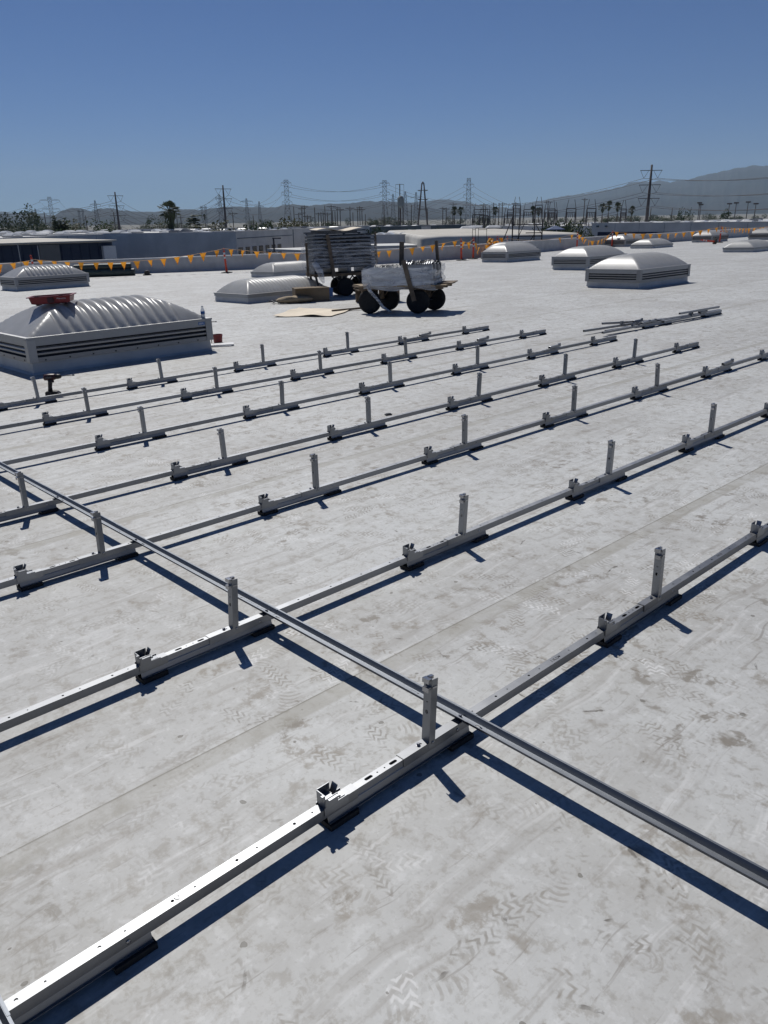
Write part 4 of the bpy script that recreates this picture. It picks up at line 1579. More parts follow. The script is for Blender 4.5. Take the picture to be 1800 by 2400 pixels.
# ------------------------------------------------------------------ apply the roof slope
for o in ROOF_THINGS:
    if o.parent is None:
        o.matrix_basis = M_ROOF @ o.matrix_basis

# ------------------------------------------------------------------ the town beyond (true vertical)
GZ = -9.0


def ray(px, py):
    d = CW @ Vector(((px - 900) / FPX, -(py - 1200) / FPX, -1.0))
    return d / math.hypot(d.x, d.y)


def far(px, py, d):
    """point at horizontal distance d on the sight line through a photo pixel"""
    return EYE + ray(px, py) * d


def dist_at(px, py, z):
    r = ray(px, py)
    return (z - EYE.z) / r.z


def vscale(k, c):
    return tuple(x * k for x in c)


for nm, c, kw in (
        ('tilt_grey', (0.74, 0.71, 0.66), {}), ('tilt_pale', (0.82, 0.80, 0.76), {}), ('tilt_beige', (0.46, 0.40, 0.34), {}), ('navy', (0.02, 0.03, 0.07), {}),
        ('tilt_mid', (0.36, 0.35, 0.33), {}), ('shadewall', (0.045, 0.06, 0.095), {}), ('concrete', (0.22, 0.215, 0.20), {}), ('slate', (0.13, 0.16, 0.175), {}), ('beigewall', (0.58, 0.56, 0.51), {}),
        ('roofwhite', (0.62, 0.62, 0.60), {}), ('rooftan', (0.50, 0.47, 0.41), {}), ('roofgrey', (0.32, 0.32, 0.32), {}), ('winglass', (0.015, 0.02, 0.03), dict(rough=0.2)),
        ('skydome', (0.70, 0.70, 0.68), dict(rough=0.25)), ('pole', (0.055, 0.045, 0.038), {}), ('steelpole', (0.085, 0.075, 0.075), {}), ('lattice', (0.20, 0.21, 0.22), {}),
        ('wire', (0.10, 0.10, 0.11), {}), ('trunk', (0.09, 0.065, 0.045), {}), ('palmtrunk', (0.12, 0.095, 0.07), {}), ('tank', (0.16, 0.19, 0.20), {}),
        ('bluetent', (0.05, 0.09, 0.20), {})):
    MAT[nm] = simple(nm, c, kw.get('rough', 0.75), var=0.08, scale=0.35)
MAT['leafdark'] = foliage('leaf_dark', (0.018, 0.034, 0.016), (0.045, 0.070, 0.028))
MAT['leafmid'] = foliage('leaf_mid', (0.030, 0.048, 0.018), (0.075, 0.095, 0.032))
MAT['leafolive'] = foliage('leaf_olive', (0.050, 0.055, 0.022), (0.105, 0.100, 0.040))
MAT['palmleaf'] = foliage('leaf_palm', (0.022, 0.034, 0.018), (0.055, 0.070, 0.030))

# ground sheet
k = NT('town_ground')
tc = k.n('TexCoord').outputs['Object']
nz = k.noise(tc, 0.012, 6.0)
n2 = k.noise(tc, 0.08, 4.0)
c = k.mix(k.step(nz, 0.35, 0.65), (0.13, 0.125, 0.115), (0.26, 0.24, 0.20))
c = k.mix(k.m('MULTIPLY', k.step(n2, 0.45, 0.6), 0.6), c, (0.05, 0.06, 0.035))
k.set(k.b.inputs['Base Color'], c)
k.b.inputs['Roughness'].default_value = 0.95
mb = MB()
N = 64
mb.add([(0, 0, GZ)] + [(24000 * math.cos(2 * math.pi * i / N), 24000 * math.sin(2 * math.pi * i / N), GZ) for i in range(N)], [(0, 1 + i, 1 + (i + 1) % N) for i in range(N)])
g = mb.build('ground', k.mat)
tag(g, 'flat town ground reaching to the hills', kind='structure')

# ---- buildings
FARSKY = MB()
_v, _f = dome_mesh(2.4, 1.5, 0.45, 0, 0.5, 0, 0.25)
_d = MB()
nx, ny = 8, 6
for i in range(nx + 1):
    for j in range(ny + 1):
        x, y = 2.6 * i / nx - 1.3, 1.6 * j / ny - 0.8
        h = min(1 - (abs(y) / 0.8) ** 2, 1 - (1 - min(1, (1.3 - abs(x)) / 0.5)) ** 2)
        _d.v.append((x, y, 0.16 + 0.36 * max(0, h)))
for i in range(nx):
    for j in range(ny):
        a = i * (ny + 1) + j
        _d.f.append((a, a + ny + 1, a + ny + 2, a + 1))
        _d.m.append(0)
_d.box(-1.3, 1.3, -0.8, 0.8, 0.002, 0.16, 1)
FSK = _d.mesh('skylight', [MAT['skydome'], MAT['roofgrey']])
HVAC = MB().box(-0.8, 0.8, -0.6, 0.6, 0.002, 0.6).box(-0.5, 0.3, -0.4, 0.4, 0.602, 0.7).box(0.4, 0.7, -0.3, 0.3, 0.602, 0.74).mesh('rooftop_unit', MAT['roofgrey'])


def building(name, label, cat, pL, pR, depth, wall, roofm, zt, parapet=0.9, sky=(0, 0), hvac=0, group=None, seed=1):
    """box with parapets between two photo columns; z of its top gives the distance"""
    dL, dR = dist_at(pL[0], pL[1], zt), dist_at(pR[0], pR[1], zt)
    A, B = far(*pL, dL), far(*pR, dR)
    A, B = Vector((A.x, A.y)), Vector((B.x, B.y))
    return building_at(name, label, cat, A, B, depth, wall, roofm, zt, parapet, sky, hvac, group, seed)


def building_at(name, label, cat, A, B, depth, wall, roofm, zt, parapet=0.9, sky=(0, 0), hvac=0, group=None, seed=1):
    rnd = random.Random(seed)
    L = (B - A).length
    ang = math.atan2(B.y - A.y, B.x - A.x)
    t = thing(name, label, cat, Matrix.Translation((A.x, A.y, 0)) @ Matrix.Rotation(ang, 4, 'Z'), group, roof=False)
    w = 0.25
    mb = MB()
    mb.box(0, L, 0, w, GZ, zt).box(0, L, depth - w, depth, GZ, zt - 0.02).box(0, w, w, depth - w, GZ, zt - 0.01).box(L - w, L, w, depth - w, GZ, zt - 0.01)
    mb.build('wall', MAT[wall], t)
    rf = MB().box(w, L - w, w, depth - w, zt - parapet - 0.3, zt - parapet).build('roof', MAT[roofm], t)
    MB().box(-0.05, L + 0.05, -0.05, w + 0.05, zt + 0.002, zt + 0.06).build('coping', MAT['tilt_pale'], t)
    nx_, ny_ = sky
    for i in range(nx_):
        for j in range(ny_):
            x = (i + 0.5 + rnd.uniform(-0.12, 0.12)) * L / nx_
            y = (j + 0.5 + rnd.uniform(-0.1, 0.1)) * depth / ny_
            put('skylight', FSK, rf, T(x, y, zt - parapet) @ RZ(rnd.choice((0, 90))))
    for i in range(hvac):
        put('rooftop_unit', HVAC, rf, T(rnd.uniform(3, L - 3), rnd.uniform(3, depth - 3), zt - parapet) @ RZ(rnd.choice((0, 90))))
    return t, L


# shed nearest on the left, shade put into its dark wall colour
t, L = building('shaded_warehouse', 'shaded blue-grey shed with a pale sloping roof just beyond the left parapet', 'building', (-90, 578), (262, 567), 26, 'shadewall', 'rooftan', -0.25, 0.05)
for x in (L * 0.545, ):
    MB().box(x - 0.9, x + 1.05, -0.12, -0.004, GZ, -0.32).build('pilaster', MAT['concrete'], t)
for i in range(14):
    x = 0.6 + i * (L - 1.2) / 14
    MB().box(x, x + 0.06, -0.05, -0.003, GZ, -0.45).build('panel_joint', MAT['navy'], t)
MB().box(L - 0.9, L - 0.25, -0.45, -0.02, GZ, -1.9).box(L - 1.2, L + 0.1, -0.6, -0.02, -1.9, -0.6).build('column', MAT['tilt_pale'], t)
MB().box(-0.3, L + 0.4, -0.5, 26, -0.18, -0.05).build('eave', MAT['rooftan'], t)

# long grey warehouse behind it
t, L = building('grey_warehouse', 'long grey warehouse with a beige stripe and a pale pilaster behind the pennants', 'building', (10, 557.5), (548, 541), 60, 'tilt_grey', 'roofwhite', 0.0, 0.04, (9, 3), 0, seed=3)
MB().box(0.2, L + 0.002, -0.06, -0.003, -1.75, -0.85).build('stripe', MAT['tilt_beige'], t)
MB().box(L * 0.60, L * 0.645, -0.5, -0.07, GZ, -0.75).build('pilaster', MAT['tilt_pale'], t)
for x in (L * 0.30, L * 0.655):
    MB().box(x, x + 2.0, -0.05, -0.004, GZ + 4.2, GZ + 6.2).build('window', MAT['winglass'], t)
for i, x in enumerate((0.72, 0.86, 0.93)):
    MB().box(L * x, L * x + 0.4, -0.35, -0.004, -2.6, -2.35).build('wall_lamp', MAT['slate'], t)
for i in range(1, 9):
    MB().box(L * i / 9 - 0.02, L * i / 9 + 0.02, -0.008, -0.002, GZ, -0.02).build('panel_joint', MAT['slate'], t)

# grey building with windows behind the carts
t, L = building('office_warehouse', 'grey tilt-up building with dark square windows behind the tall wrapped stack', 'building', (552, 543), (866, 529), 55, 'tilt_grey', 'roofgrey', 0.2, 0.5, (6, 4), 3, seed=5)
for i in range(7):
    x = L * (0.008 + 0.036 * i)
    w_ = MB().box(x, x + L * 0.021, -0.06, -0.003, -3.3, -1.9).build('window', MAT['winglass'], t)
MB().box(0.3, L * 0.32, -0.05, -0.004, -0.75, -0.65).build('reveal_line', MAT['slate'], t)
MB().box(L * 0.325, L * 0.33, -0.03, -0.004, GZ, 0.15).build('panel_joint', MAT['slate'], t)
for i in range(4):
    MB().box(L * (0.42 + 0.15 * i), L * (0.42 + 0.15 * i) + 0.5, -0.4, -0.004, -1.2, -0.9).build('wall_lamp', MAT['slate'], t)

t, L = building('low_grey_building', 'low grey building with white rooftop patches right of the tall stack', 'building', (850, 551), (1010, 549), 40, 'tilt_grey', 'roofgrey', -0.6, 0.3, (5, 3), 0, seed=6)
MB().box(0.1, L, -0.05, -0.003, -2.9, -2.75).build('reveal_line', MAT['slate'], t)
t, L = building('dark_office', 'dark teal building with paler panels beyond the low grey one', 'building', (868, 532), (1092, 526), 40, 'slate', 'roofgrey', -0.6, 0.4, (6, 2), 1, seed=7)
for a, b in ((0.16, 0.30), (0.32, 0.46), (0.62, 0.86)):
    MB().box(L * a, L * b, -0.1, -0.003, -5.2, -2.6).build('panel', MAT['tilt_grey'], t)
MB().box(L * 0.50, L * 0.60, -0.12, -0.003, -6.0, -0.8).build('panel', MAT['tilt_grey'], t)

# rounded beige building
def rounded_building():
    zt = -0.42
    dL, dR = dist_at(990, 553, zt), dist_at(1374, 546, zt)
    A, B = far(990, 553, dL), far(1374, 546, dR)
    A, B = Vector((A.x, A.y)), Vector((B.x, B.y))
    L = (B - A).length
    ang = math.atan2(B.y - A.y, B.x - A.x)
    t = thing('rounded_building', 'long cream building with rounded corners and pale roof beyond the parapet', 'building', Matrix.Translation((A.x, A.y, 0)) @ Matrix.Rotation(ang, 4, 'Z'), roof=False)
    D, R = 52.0, 2.6
    pts = []
    for cx, cy, a0 in ((L - R, R, -90), (L - R, D - R, 0), (R, D - R, 90), (R, R, 180)):
        for q in range(9):
            a = rad(a0 + q * 90 / 8)
            pts.append((cx + R * math.cos(a), cy + R * math.sin(a)))
    n_ = len(pts)
    mb = MB()
    rb = 0.5
    prof = [(0, GZ), (0, zt - rb)] + [(rb * (1 - math.cos(rad(a))), zt - rb + rb * math.sin(rad(a))) for a in (20, 45, 70, 90)]
    vs2, fs2 = [], []
    cx, cy = L / 2, D / 2
    for q, z in prof:
        for x, y in pts:
            dx, dy = x - cx, y - cy
            vs2.append((cx + dx * (1 - q / (L / 2)), cy + dy * (1 - q / (D / 2)), z))
    for r in range(len(prof) - 1):
        for i in range(n_):
            a, b = r * n_ + i, r * n_ + (i + 1) % n_
            fs2.append((a, b, b + n_, a + n_))
    mb.add(vs2, fs2)
    mb.build('wall', MAT['beigewall'], t, True)
    e = (len(prof) - 1) * n_
    ring = vs2[e:e + n_]
    mb = MB()
    mb.add([(x, y, z + 0.004) for x, y, z in ring] + [(cx, cy + 6, zt + 0.35)], [(i, (i + 1) % n_, n_) for i in range(n_)])
    rf = mb.build('roof', MAT['rooftan'], t)
    for x, y in ((L * 0.62, D * 0.72), (L * 0.75, D * 0.86), (L * 0.88, D * 0.8)):
        put('skylight', FSK, rf, T(x, y, zt + 0.12))
    # safety frames on its edge
    for x0 in (L * 0.30, L * 0.335):
        mb = MB()
        for dx in (0, 1.0 if x0 > L * 0.31 else 0.35):
            mb.bar((x0 + dx, -0.3, zt - 1.6), (x0 + dx, -0.3, zt + 0.75), 0.05)
        mb.bar((x0, -0.3, zt + 0.6), (x0 + (1.0 if x0 > L * 0.31 else 0.35), -0.3, zt + 0.6), 0.05)
        mb.build('ladder_rail', MAT['pole'], t)
    return t


rounded_building()
t, L = building('striped_warehouse', 'long grey warehouse with a navy stripe behind the right-hand parapet', 'building', (1388, 523.5), (1900, 519), 62, 'tilt_grey', 'roofwhite', 0.25, 0.5, (9, 4), 2, seed=8)
MB().box(1.2, L * 0.50, -0.05, -0.003, -1.75, -1.15).build('stripe', MAT['navy'], t)
for i in range(2):
    MB().box(1.0 + 1.6 * i, 1.35 + 1.6 * i, -0.35, -0.004, -0.35, -0.1).build('wall_lamp', MAT['slate'], t)
for i in range(1, 8):
    MB().box(L * i / 8 - 0.02, L * i / 8 + 0.02, -0.007, -0.002, GZ, 0.2).build('panel_joint', MAT['slate'], t)
t, L = building('white_hall', 'low white-roofed hall with a blue canopy between rounded building and trees', 'building', (1140, 530.5), (1395, 529), 30, 'tilt_pale', 'roofwhite', -0.9, 0.05, (3, 1), 0, seed=9)

# low roofs and a canopy in the gap behind the parapet
for lab, a, b, zt, dp in (('low white canopy roof behind the left pennants', (306, 607), (362, 609), -2.0, 7), ('second low white canopy roof right of the pilaster', (384, 606.5), (424, 607), -2.0, 7),
                          ('low white canopy roof left of the tall stack', (625, 583), (706, 586), -1.6, 7), ('low white canopy roofs right of the tall stack', (862, 577), (990, 574), -1.6, 9)):
    dL, dR = dist_at(*a, zt), dist_at(*b, zt)
    A, B = far(*a, dL), far(*b, dR)
    L = (B - A).length
    t = thing('canopy_roof', lab, 'canopy', Matrix.Translation((A.x, A.y, 0)) @ Matrix.Rotation(math.atan2(B.y - A.y, B.x - A.x), 4, 'Z'), roof=False)
    MB().box(0, L, 0, dp, zt - 0.25, zt).build('roof', MAT['roofwhite'], t)
    for x in (0.3, L - 0.3):
        for y in (0.3, dp - 0.3):
            MB().box(x - 0.08, x + 0.08, y - 0.08, y + 0.08, GZ, zt - 0.252).build('column', MAT['steelpole'], t)
p = far(1302, 534, 130)
t = thing('pop_up_canopy', 'small blue pop-up canopy standing on the white hall\'s roof', 'canopy', Matrix.Translation((p.x, p.y, -0.95)) @ Matrix.Scale(0.6, 4), roof=False)
MB().add([(-2, -2, 1.0), (2, -2, 1.0), (2, 2, 1.0), (-2, 2, 1.0), (0, 0, 1.9), (-2, -2, 0.8), (2, -2, 0.8), (2, 2, 0.8), (-2, 2, 0.8)],
         [(0, 1, 4), (1, 2, 4), (2, 3, 4), (3, 0, 4), (5, 6, 1, 0), (6, 7, 2, 1), (7, 8, 3, 2), (8, 5, 0, 3)]).build('cloth', MAT['bluetent'], t)
for x in (-1.9, 1.9):
    for y in (-1.9, 1.9):
        MB().box(x - 0.04, x + 0.04, y - 0.04, y + 0.04, 0.0, 0.95).build('leg', MAT['steelpole'], t)

# scaffold stair tower
def scaffold():
    d = 62.0
    A, B = far(1200, 560, d), far(1270, 558, d)
    L = math.hypot(B.x - A.x, B.y - A.y)
    top = far(1201, 517, d).z
    t = thing('scaffold_tower', 'dark pipe scaffold stair tower just outside the parapet', 'scaffold', Matrix.Translation((A.x, A.y, 0)) @ Matrix.Rotation(math.atan2(B.y - A.y, B.x - A.x), 4, 'Z'), roof=False)
    for x, h_ in ((0, top), (L * 0.22, top + 0.2), (L * 0.74, top + 0.1), (L, top + 0.05)):
        for y in (0, 1.3):
            MB().tube([(x, y, GZ), (x, y, h_)], 0.035, 6).build('standard', MAT['pole'], t)
    for z in (top - 0.3, top - 1.1, top - 2.0, top - 3.6):
        mb = MB()
        for y in (0, 1.3):
            mb.tube([(0, y, z), (L, y, z)], 0.028, 6)
        mb.build('ledger', MAT['pole'], t)
    for z in (top - 0.9, top - 1.65):
        MB().box(L * 0.45, L, 0.1, 1.2, z, z + 0.05).build('platform', MAT['pole'], t)
    for x0, x1, z0, z1 in ((-0.9, 0, -2.0, 0.3), (0.0, L * 0.4, -2.2, -0.2), (L * 0.45, L * 0.74, -2.0, -1.0), (L * 0.74, L, -0.2, -1.0)):
        mb = MB()
        mb.tube([(x0, 0.0, top + z0), (x1, 0.0, top + z1)], 0.025, 6)
        mb.tube([(x0, 1.3, top + z0), (x1, 1.3, top + z1)], 0.025, 6)
        mb.build('brace', MAT['pole'], t)


scaffold()

# far roofs, seen as thin pale strips
rnd = random.Random(21)
FG = 'distant low roofs of the town'
FB = []
for bi, (px, d, w_, zt, wl, rf) in enumerate(sorted(((60, 230, 40, -3.0, 'tilt_mid', 'roofwhite'), (170, 300, 70, -3.4, 'tilt_mid', 'roofgrey'), (300, 190, 60, -2.2, 'tilt_mid', 'roofwhite'), (420, 210, 44, -3.2, 'slate', 'roofwhite'),
                              (395, 330, 90, -2.6, 'tilt_mid', 'roofwhite'), (480, 280, 50, -2.6, 'slate', 'roofwhite'), (560, 230, 36, -2.2, 'tilt_mid', 'roofwhite'), (640, 260, 50, -1.6, 'tilt_mid', 'roofgrey'),
                              (745, 250, 60, -1.3, 'tilt_mid', 'roofwhite'), (820, 330, 70, -2.0, 'tilt_mid', 'roofwhite'), (760, 420, 90, -3.0, 'tilt_mid', 'roofwhite'), (905, 300, 60, -2.2, 'slate', 'roofwhite'),
                              (1000, 320, 90, -2.4, 'tilt_mid', 'roofgrey'), (1080, 420, 90, -3.0, 'tilt_mid', 'roofgrey'), (1190, 340, 80, -3.0, 'slate', 'roofgrey'), (1450, 260, 60, -0.8, 'tilt_mid', 'roofwhite'),
                              (1540, 250, 90, -1.0, 'tilt_mid', 'roofwhite'), (1640, 300, 90, -1.6, 'tilt_mid', 'roofwhite'), (1740, 240, 80, -0.9, 'tilt_mid', 'roofwhite'), (1690, 420, 120, -2.4, 'tilt_mid', 'roofgrey'),
                              (1560, 480, 120, -2.6, 'tilt_mid', 'roofgrey'), (1820, 360, 100, -1.8, 'tilt_mid', 'roofwhite'), (30, 420, 90, -4.0, 'tilt_mid', 'roofwhite'), (230, 480, 90, -4.5, 'tilt_mid', 'roofwhite'),
                              (540, 480, 90, -4.2, 'tilt_mid', 'roofwhite'), (680, 560, 110, -4.2, 'tilt_mid', 'roofwhite'), (860, 560, 110, -4.2, 'tilt_mid', 'roofwhite')))):
    c = far(px, 520, d)
    tdir = Vector((c.y, -c.x)).normalized()
    a = rnd.uniform(-0.25, 0.25)
    tdir = Vector((tdir.x * math.cos(a) - tdir.y * math.sin(a), tdir.x * math.sin(a) + tdir.y * math.cos(a)))
    A, B = Vector((c.x, c.y)) - tdir * w_ / 2, Vector((c.x, c.y)) + tdir * w_ / 2
    building_at('distant_warehouse', nth(bi) + ' distant low warehouse from the left, below the horizon', 'building', A, B, rnd.uniform(28, 50), wl, rf, zt, 0.25, (int(w_ / 8), 4), 1, FG, rnd.randint(0, 999))

# ---- trees
def crown_mesh(seed, n_cl, leaf, shape, mat, per=26):
    r = random.Random(seed)
    mb = MB()
    cl = []
    for i in range(n_cl):
        while True:
            p = Vector((r.uniform(-1, 1), r.uniform(-1, 1), r.uniform(-1, 1)))
            if p.length < 1:
                break
        cl.append(shape(p, r))
    for c, rr in cl:
        for i in range(per):
            d = Vector((r.gauss(0, 1), r.gauss(0, 1), r.gauss(0, 1))).normalized() * rr * r.uniform(0.35, 1.05)
            p = c + d
            u = Vector((r.gauss(0, 1), r.gauss(0, 1), r.gauss(0, 1))).normalized()
            w = u.orthogonal().normalized()
            s = leaf * r.uniform(0.6, 1.4)
            mb.add([p - u * s, p + w * s * 0.5, p + u * s, p - w * s * 0.5], [(0, 1, 2, 3)])
    return mb.mesh('crown', mat)


def tree_proto(name, seed, shape, leaf, mat, n_cl, trunk_h, per=26, limbs=5):
    """unit-height tree"""
    r = random.Random(seed)
    tb = MB()
    tb.tube([(0, 0, 0), (0.01, 0, trunk_h * 0.5), (0.0, 0.01, trunk_h)], [0.030, 0.022, 0.016], 7)
    for i in range(limbs):
        a = 2 * math.pi * i / limbs + r.uniform(-0.4, 0.4)
        tb.tube([(0, 0, trunk_h * 0.8), (0.10 * math.cos(a), 0.10 * math.sin(a), trunk_h + 0.12), (0.2 * math.cos(a), 0.2 * math.sin(a), trunk_h + 0.25)], [0.014, 0.009, 0.004], 5)
    return tb.mesh('trunk', MAT['trunk']), crown_mesh(seed, n_cl, leaf, shape, mat, per)


def round_shape(p, r):
    q = Vector((p.x * 0.36, p.y * 0.36, 0.62 + p.z * 0.33))
    return q, r.uniform(0.07, 0.15)


def bushy_shape(p, r):
    q = Vector((p.x * 0.62, p.y * 0.62, 0.48 + p.z * 0.42))
    return q, r.uniform(0.09, 0.2)


def tall_shape(p, r):
    q = Vector((p.x * 0.20 * (1.25 - 0.6 * (p.z + 1) / 2), p.y * 0.20 * (1.25 - 0.6 * (p.z + 1) / 2), 0.55 + p.z * 0.42))
    return q, r.uniform(0.05, 0.10)


def cypress_shape(p, r):
    k_ = 1 - (p.z + 1) / 2
    q = Vector((p.x * 0.05 * (0.4 + k_), p.y * 0.05 * (0.4 + k_), 0.5 + p.z * 0.47))
    return q, 0.022 + 0.02 * k_


TREES = {
    'round': tree_proto('round', 1, round_shape, 0.022, MAT['leafdark'], 46, 0.34),
    'round2': tree_proto('round2', 5, round_shape, 0.024, MAT['leafmid'], 40, 0.32),
    'bushy': tree_proto('bushy', 2, bushy_shape, 0.030, MAT['leafolive'], 60, 0.2, 30),
    'bushydark': tree_proto('bushydark', 8, bushy_shape, 0.030, MAT['leafdark'], 60, 0.2, 30),
    'bushymid': tree_proto('bushymid', 9, bushy_shape, 0.030, MAT['leafmid'], 64, 0.2, 30),
    'tall': tree_proto('tall', 3, tall_shape, 0.020, MAT['leafdark'], 60, 0.4),
    'cypress': tree_proto('cypress', 4, cypress_shape, 0.014, MAT['leafdark'], 60, 0.1, 22, 0),
}


def tree(kind, label, px, top_y, d, name='tree', wide=1.0, group=None, rot=None):
    p = far(px, top_y, d)
    h = p.z - GZ
    t = thing(name, label, 'tree', Matrix.Translation((p.x, p.y, GZ)) @ RZ(rot if rot is not None else random.uniform(0, 360)) @ Matrix.Diagonal((h * wide, h * wide, h, 1)), group, roof=False)
    tr, cr = TREES[kind]
    put('trunk', tr, t)
    put('crown', cr, t)
    return t


tree('bushydark', 'dark broad tree at the left picture edge on the horizon', 22, 488, 210, 'broadleaf_tree', 0.8)
tree('round', 'dark tree just right of the left edge group', 66, 500, 200, 'broadleaf_tree', 0.9)
tree('tall', 'tall loose dark tree left of the first lattice tower', 62, 474, 260, 'tall_tree', 1.0)
tree('bushymid', 'rounded tree below the first lattice tower at left', 92, 508, 220, 'broadleaf_tree', 0.9)
for i, (px, ty) in enumerate(((123, 498), (127, 502), (133, 511), (137, 507), (141, 511), (145, 509), (150, 502), (154, 510))):
    tree('cypress', nth(i) + ' slim cypress from the left in the row left of the palm', px, ty, 190, 'cypress_tree', 1.25, 'row of slim cypress trees')
tree('bushy', 'olive tree right of the cypress row', 172, 510, 240, 'broadleaf_tree', 0.9)
tree('round', 'dark tree above the shed roof left of the steel pole', 195, 512, 170, 'broadleaf_tree', 1.3)
tree('tall', 'dark pointed tree in front of the far roofs at left', 243, 513, 150, 'tall_tree', 1.5)
tree('round', 'dark tree rising left of the big palm', 368, 501, 330, 'broadleaf_tree', 1.1)
tree('bushy', 'olive shrub-like tree behind the trunk of the big palm', 375, 517, 220, 'broadleaf_tree', 1.0)
tree('bushy', 'small olive tree right of the big palm', 452, 526, 190, 'broadleaf_tree', 0.9)
tree('cypress', 'lone dark clipped tree right of the big palm', 454, 498, 260, 'clipped_tree', 5.0)
tree('bushy', 'broad olive tree left of the windowed grey building', 520, 512, 150, 'broadleaf_tree', 1.0)
tree('bushydark', 'dense green tree above the windowed grey building', 612, 510, 170, 'broadleaf_tree', 1.0)
tree('bushy', 'wide reed-like olive thicket below the big lattice tower', 668, 505, 210, 'broadleaf_tree', 1.1)
tree('bushy', 'second olive thicket right of the big lattice tower', 705, 515, 230, 'broadleaf_tree', 0.8)
tree('bushydark', 'dark tree at the corner right of the tall stack', 880, 524, 175, 'broadleaf_tree', 0.7)
tree('tall', 'small dark conifer in front of the teal building', 957, 534, 165, 'conifer_tree', 1.2)
tree('tall', 'small dark conifer at the right end of the teal building', 1027, 531, 165, 'conifer_tree', 1.2)
tree('bushymid', 'leafy tree right of the teal building', 1118, 517, 190, 'broadleaf_tree', 0.8)
tree('bushydark', 'dark tree behind the scaffold tower', 1150, 518, 200, 'broadleaf_tree', 0.8)
tree('bushymid', 'left tree of the green clump behind the rounded roof', 1292, 507, 175, 'broadleaf_tree', 0.72)
tree('bushymid', 'middle tree of the green clump behind the rounded roof', 1325, 505, 178, 'broadleaf_tree', 0.72)
tree('bushymid', 'right tree of the green clump behind the rounded roof', 1358, 504, 175, 'broadleaf_tree', 0.72)
tree('bushydark', 'dark shrub at the rounded building\'s right corner', 1377, 532, 100, 'shrub', 0.35)
tree('round', 'dark umbrella-topped tree at right below the mountain', 1608, 484, 330, 'broadleaf_tree', 0.75)
tree('tall', 'tree right of the umbrella-topped one', 1706, 487, 380, 'tall_tree', 1.2)
tree('bushydark', 'dark thicket left of the umbrella-topped tree', 1565, 500, 320, 'broadleaf_tree', 0.9)
rnd = random.Random(77)
MARKS = [(22, 'left picture edge'), (115, 'wide-armed pylon'), (222, 'slim tapering pylon'), (269, 'first steel pole'), (395, 'big fan palm'), (522, 'second steel pole'), (607, 'small left pylon'), (670, 'big waisted pylon'),
         (780, 'grove of wooden poles'), (901, 'water tower pylon'), (991, 'two-legged mast'), (1099, 'tall straight pylon'), (1330, 'green clump'), (1428, 'palm group'), (1528, 'right-hand steel pole'), (1608, 'umbrella-topped tree'), (1710, 'floodlight masts'), (1800, 'right picture edge')]
SEEN = set()
LOOK = {'round': 'round dark', 'round2': 'round green', 'bushy': 'bushy olive', 'bushydark': 'bushy dark', 'bushymid': 'bushy green'}
for i in range(100):
    px = rnd.uniform(-20, 1820)
    d = rnd.uniform(380, 1300)
    hz = 527 - px / 60.0
    if 1150 < px < 1290:
        continue
    ty = hz - rnd.uniform(-6, 6.5) + (5 if px > 1380 else 0)
    kd = rnd.choice(('round', 'round2', 'bushy', 'bushydark', 'bushymid'))
    wd = rnd.uniform(0.7, 1.3)
    mk = min(MARKS, key=lambda m: abs(m[0] - px))
    lab = '%s%s distant tree on the %s horizon %s of the %s' % ('broad ' if wd > 1.0 else 'narrow ', LOOK[kd], 'nearer' if d < 800 else 'hazier', 'left' if px < mk[0] else 'right', mk[1])
    if lab in SEEN:
        continue
    SEEN.add(lab)
    tree(kd, lab, px, ty, d, 'distant_tree', wd, 'distant trees along the horizon')


def palm_meshes(seed, skirt=0.0, fronds=34):
    r = random.Random(seed)
    tb = MB().tube([(0, 0, 0), (0.006, 0, 0.35), (-0.004, 0, 0.7), (0, 0, 0.90)], [0.024, 0.019, 0.017, 0.019], 9).mesh('trunk', MAT['palmtrunk'])
    mb = MB()
    for i in range(fronds):
        a = r.uniform(0, 2 * math.pi)
        el = r.uniform(-0.5, 1.35)
        L = r.uniform(0.085, 0.115)
        d = Vector((math.cos(a) * math.cos(el), math.sin(a) * math.cos(el), math.sin(el)))
        base = Vector((0, 0, 0.905))
        mid = base + d * L * 0.75
        # fan leaf: several blades from the stalk end
        mb.tube([base, mid], [0.003, 0.002], 4)
        sx = d.cross(Vector((0, 0, 1)))
        sx = sx.normalized() if sx.length > 0.01 else Vector((1, 0, 0))
        up = sx.cross(d).normalized()
        for q in range(9):
            b = (q - 4) / 4 * 1.25
            bd = d * math.cos(b) + sx * math.sin(b) + up * 0.12
            tip = mid + bd * 0.062 + Vector((0, 0, -0.016 * abs(b) - 0.006))
            sd_ = bd.cross(up).normalized() * 0.0065
            mb.add([mid - sd_ * 0.4, mid + bd * 0.03 + sd_, tip, mid + bd * 0.03 - sd_], [(0, 1, 2, 3)])
    for i in range(int(240 * skirt)):
        z = r.uniform(0.90 - 0.36 * skirt, 0.90)
        a = r.uniform(0, 2 * math.pi)
        rr = 0.020 + 0.036 * (z - (0.90 - 0.36 * skirt)) / (0.36 * skirt)
        p = Vector((math.cos(a) * rr, math.sin(a) * rr, z))
        t_ = Vector((-math.sin(a), math.cos(a), 0)) * 0.010
        mb.add([p - t_, p + t_, p * 1.0 + Vector((math.cos(a) * 0.004, math.sin(a) * 0.004, -0.05)) + t_ * 0.5, p + Vector((0, 0, -0.05)) - t_ * 0.5], [(0, 1, 2, 3)])
    return tb, mb.mesh('crown', MAT['palmleaf'])


PALMS = {'skirt': palm_meshes(1, 0.55, 36), 'slim': palm_meshes(2, 0.12, 34)}


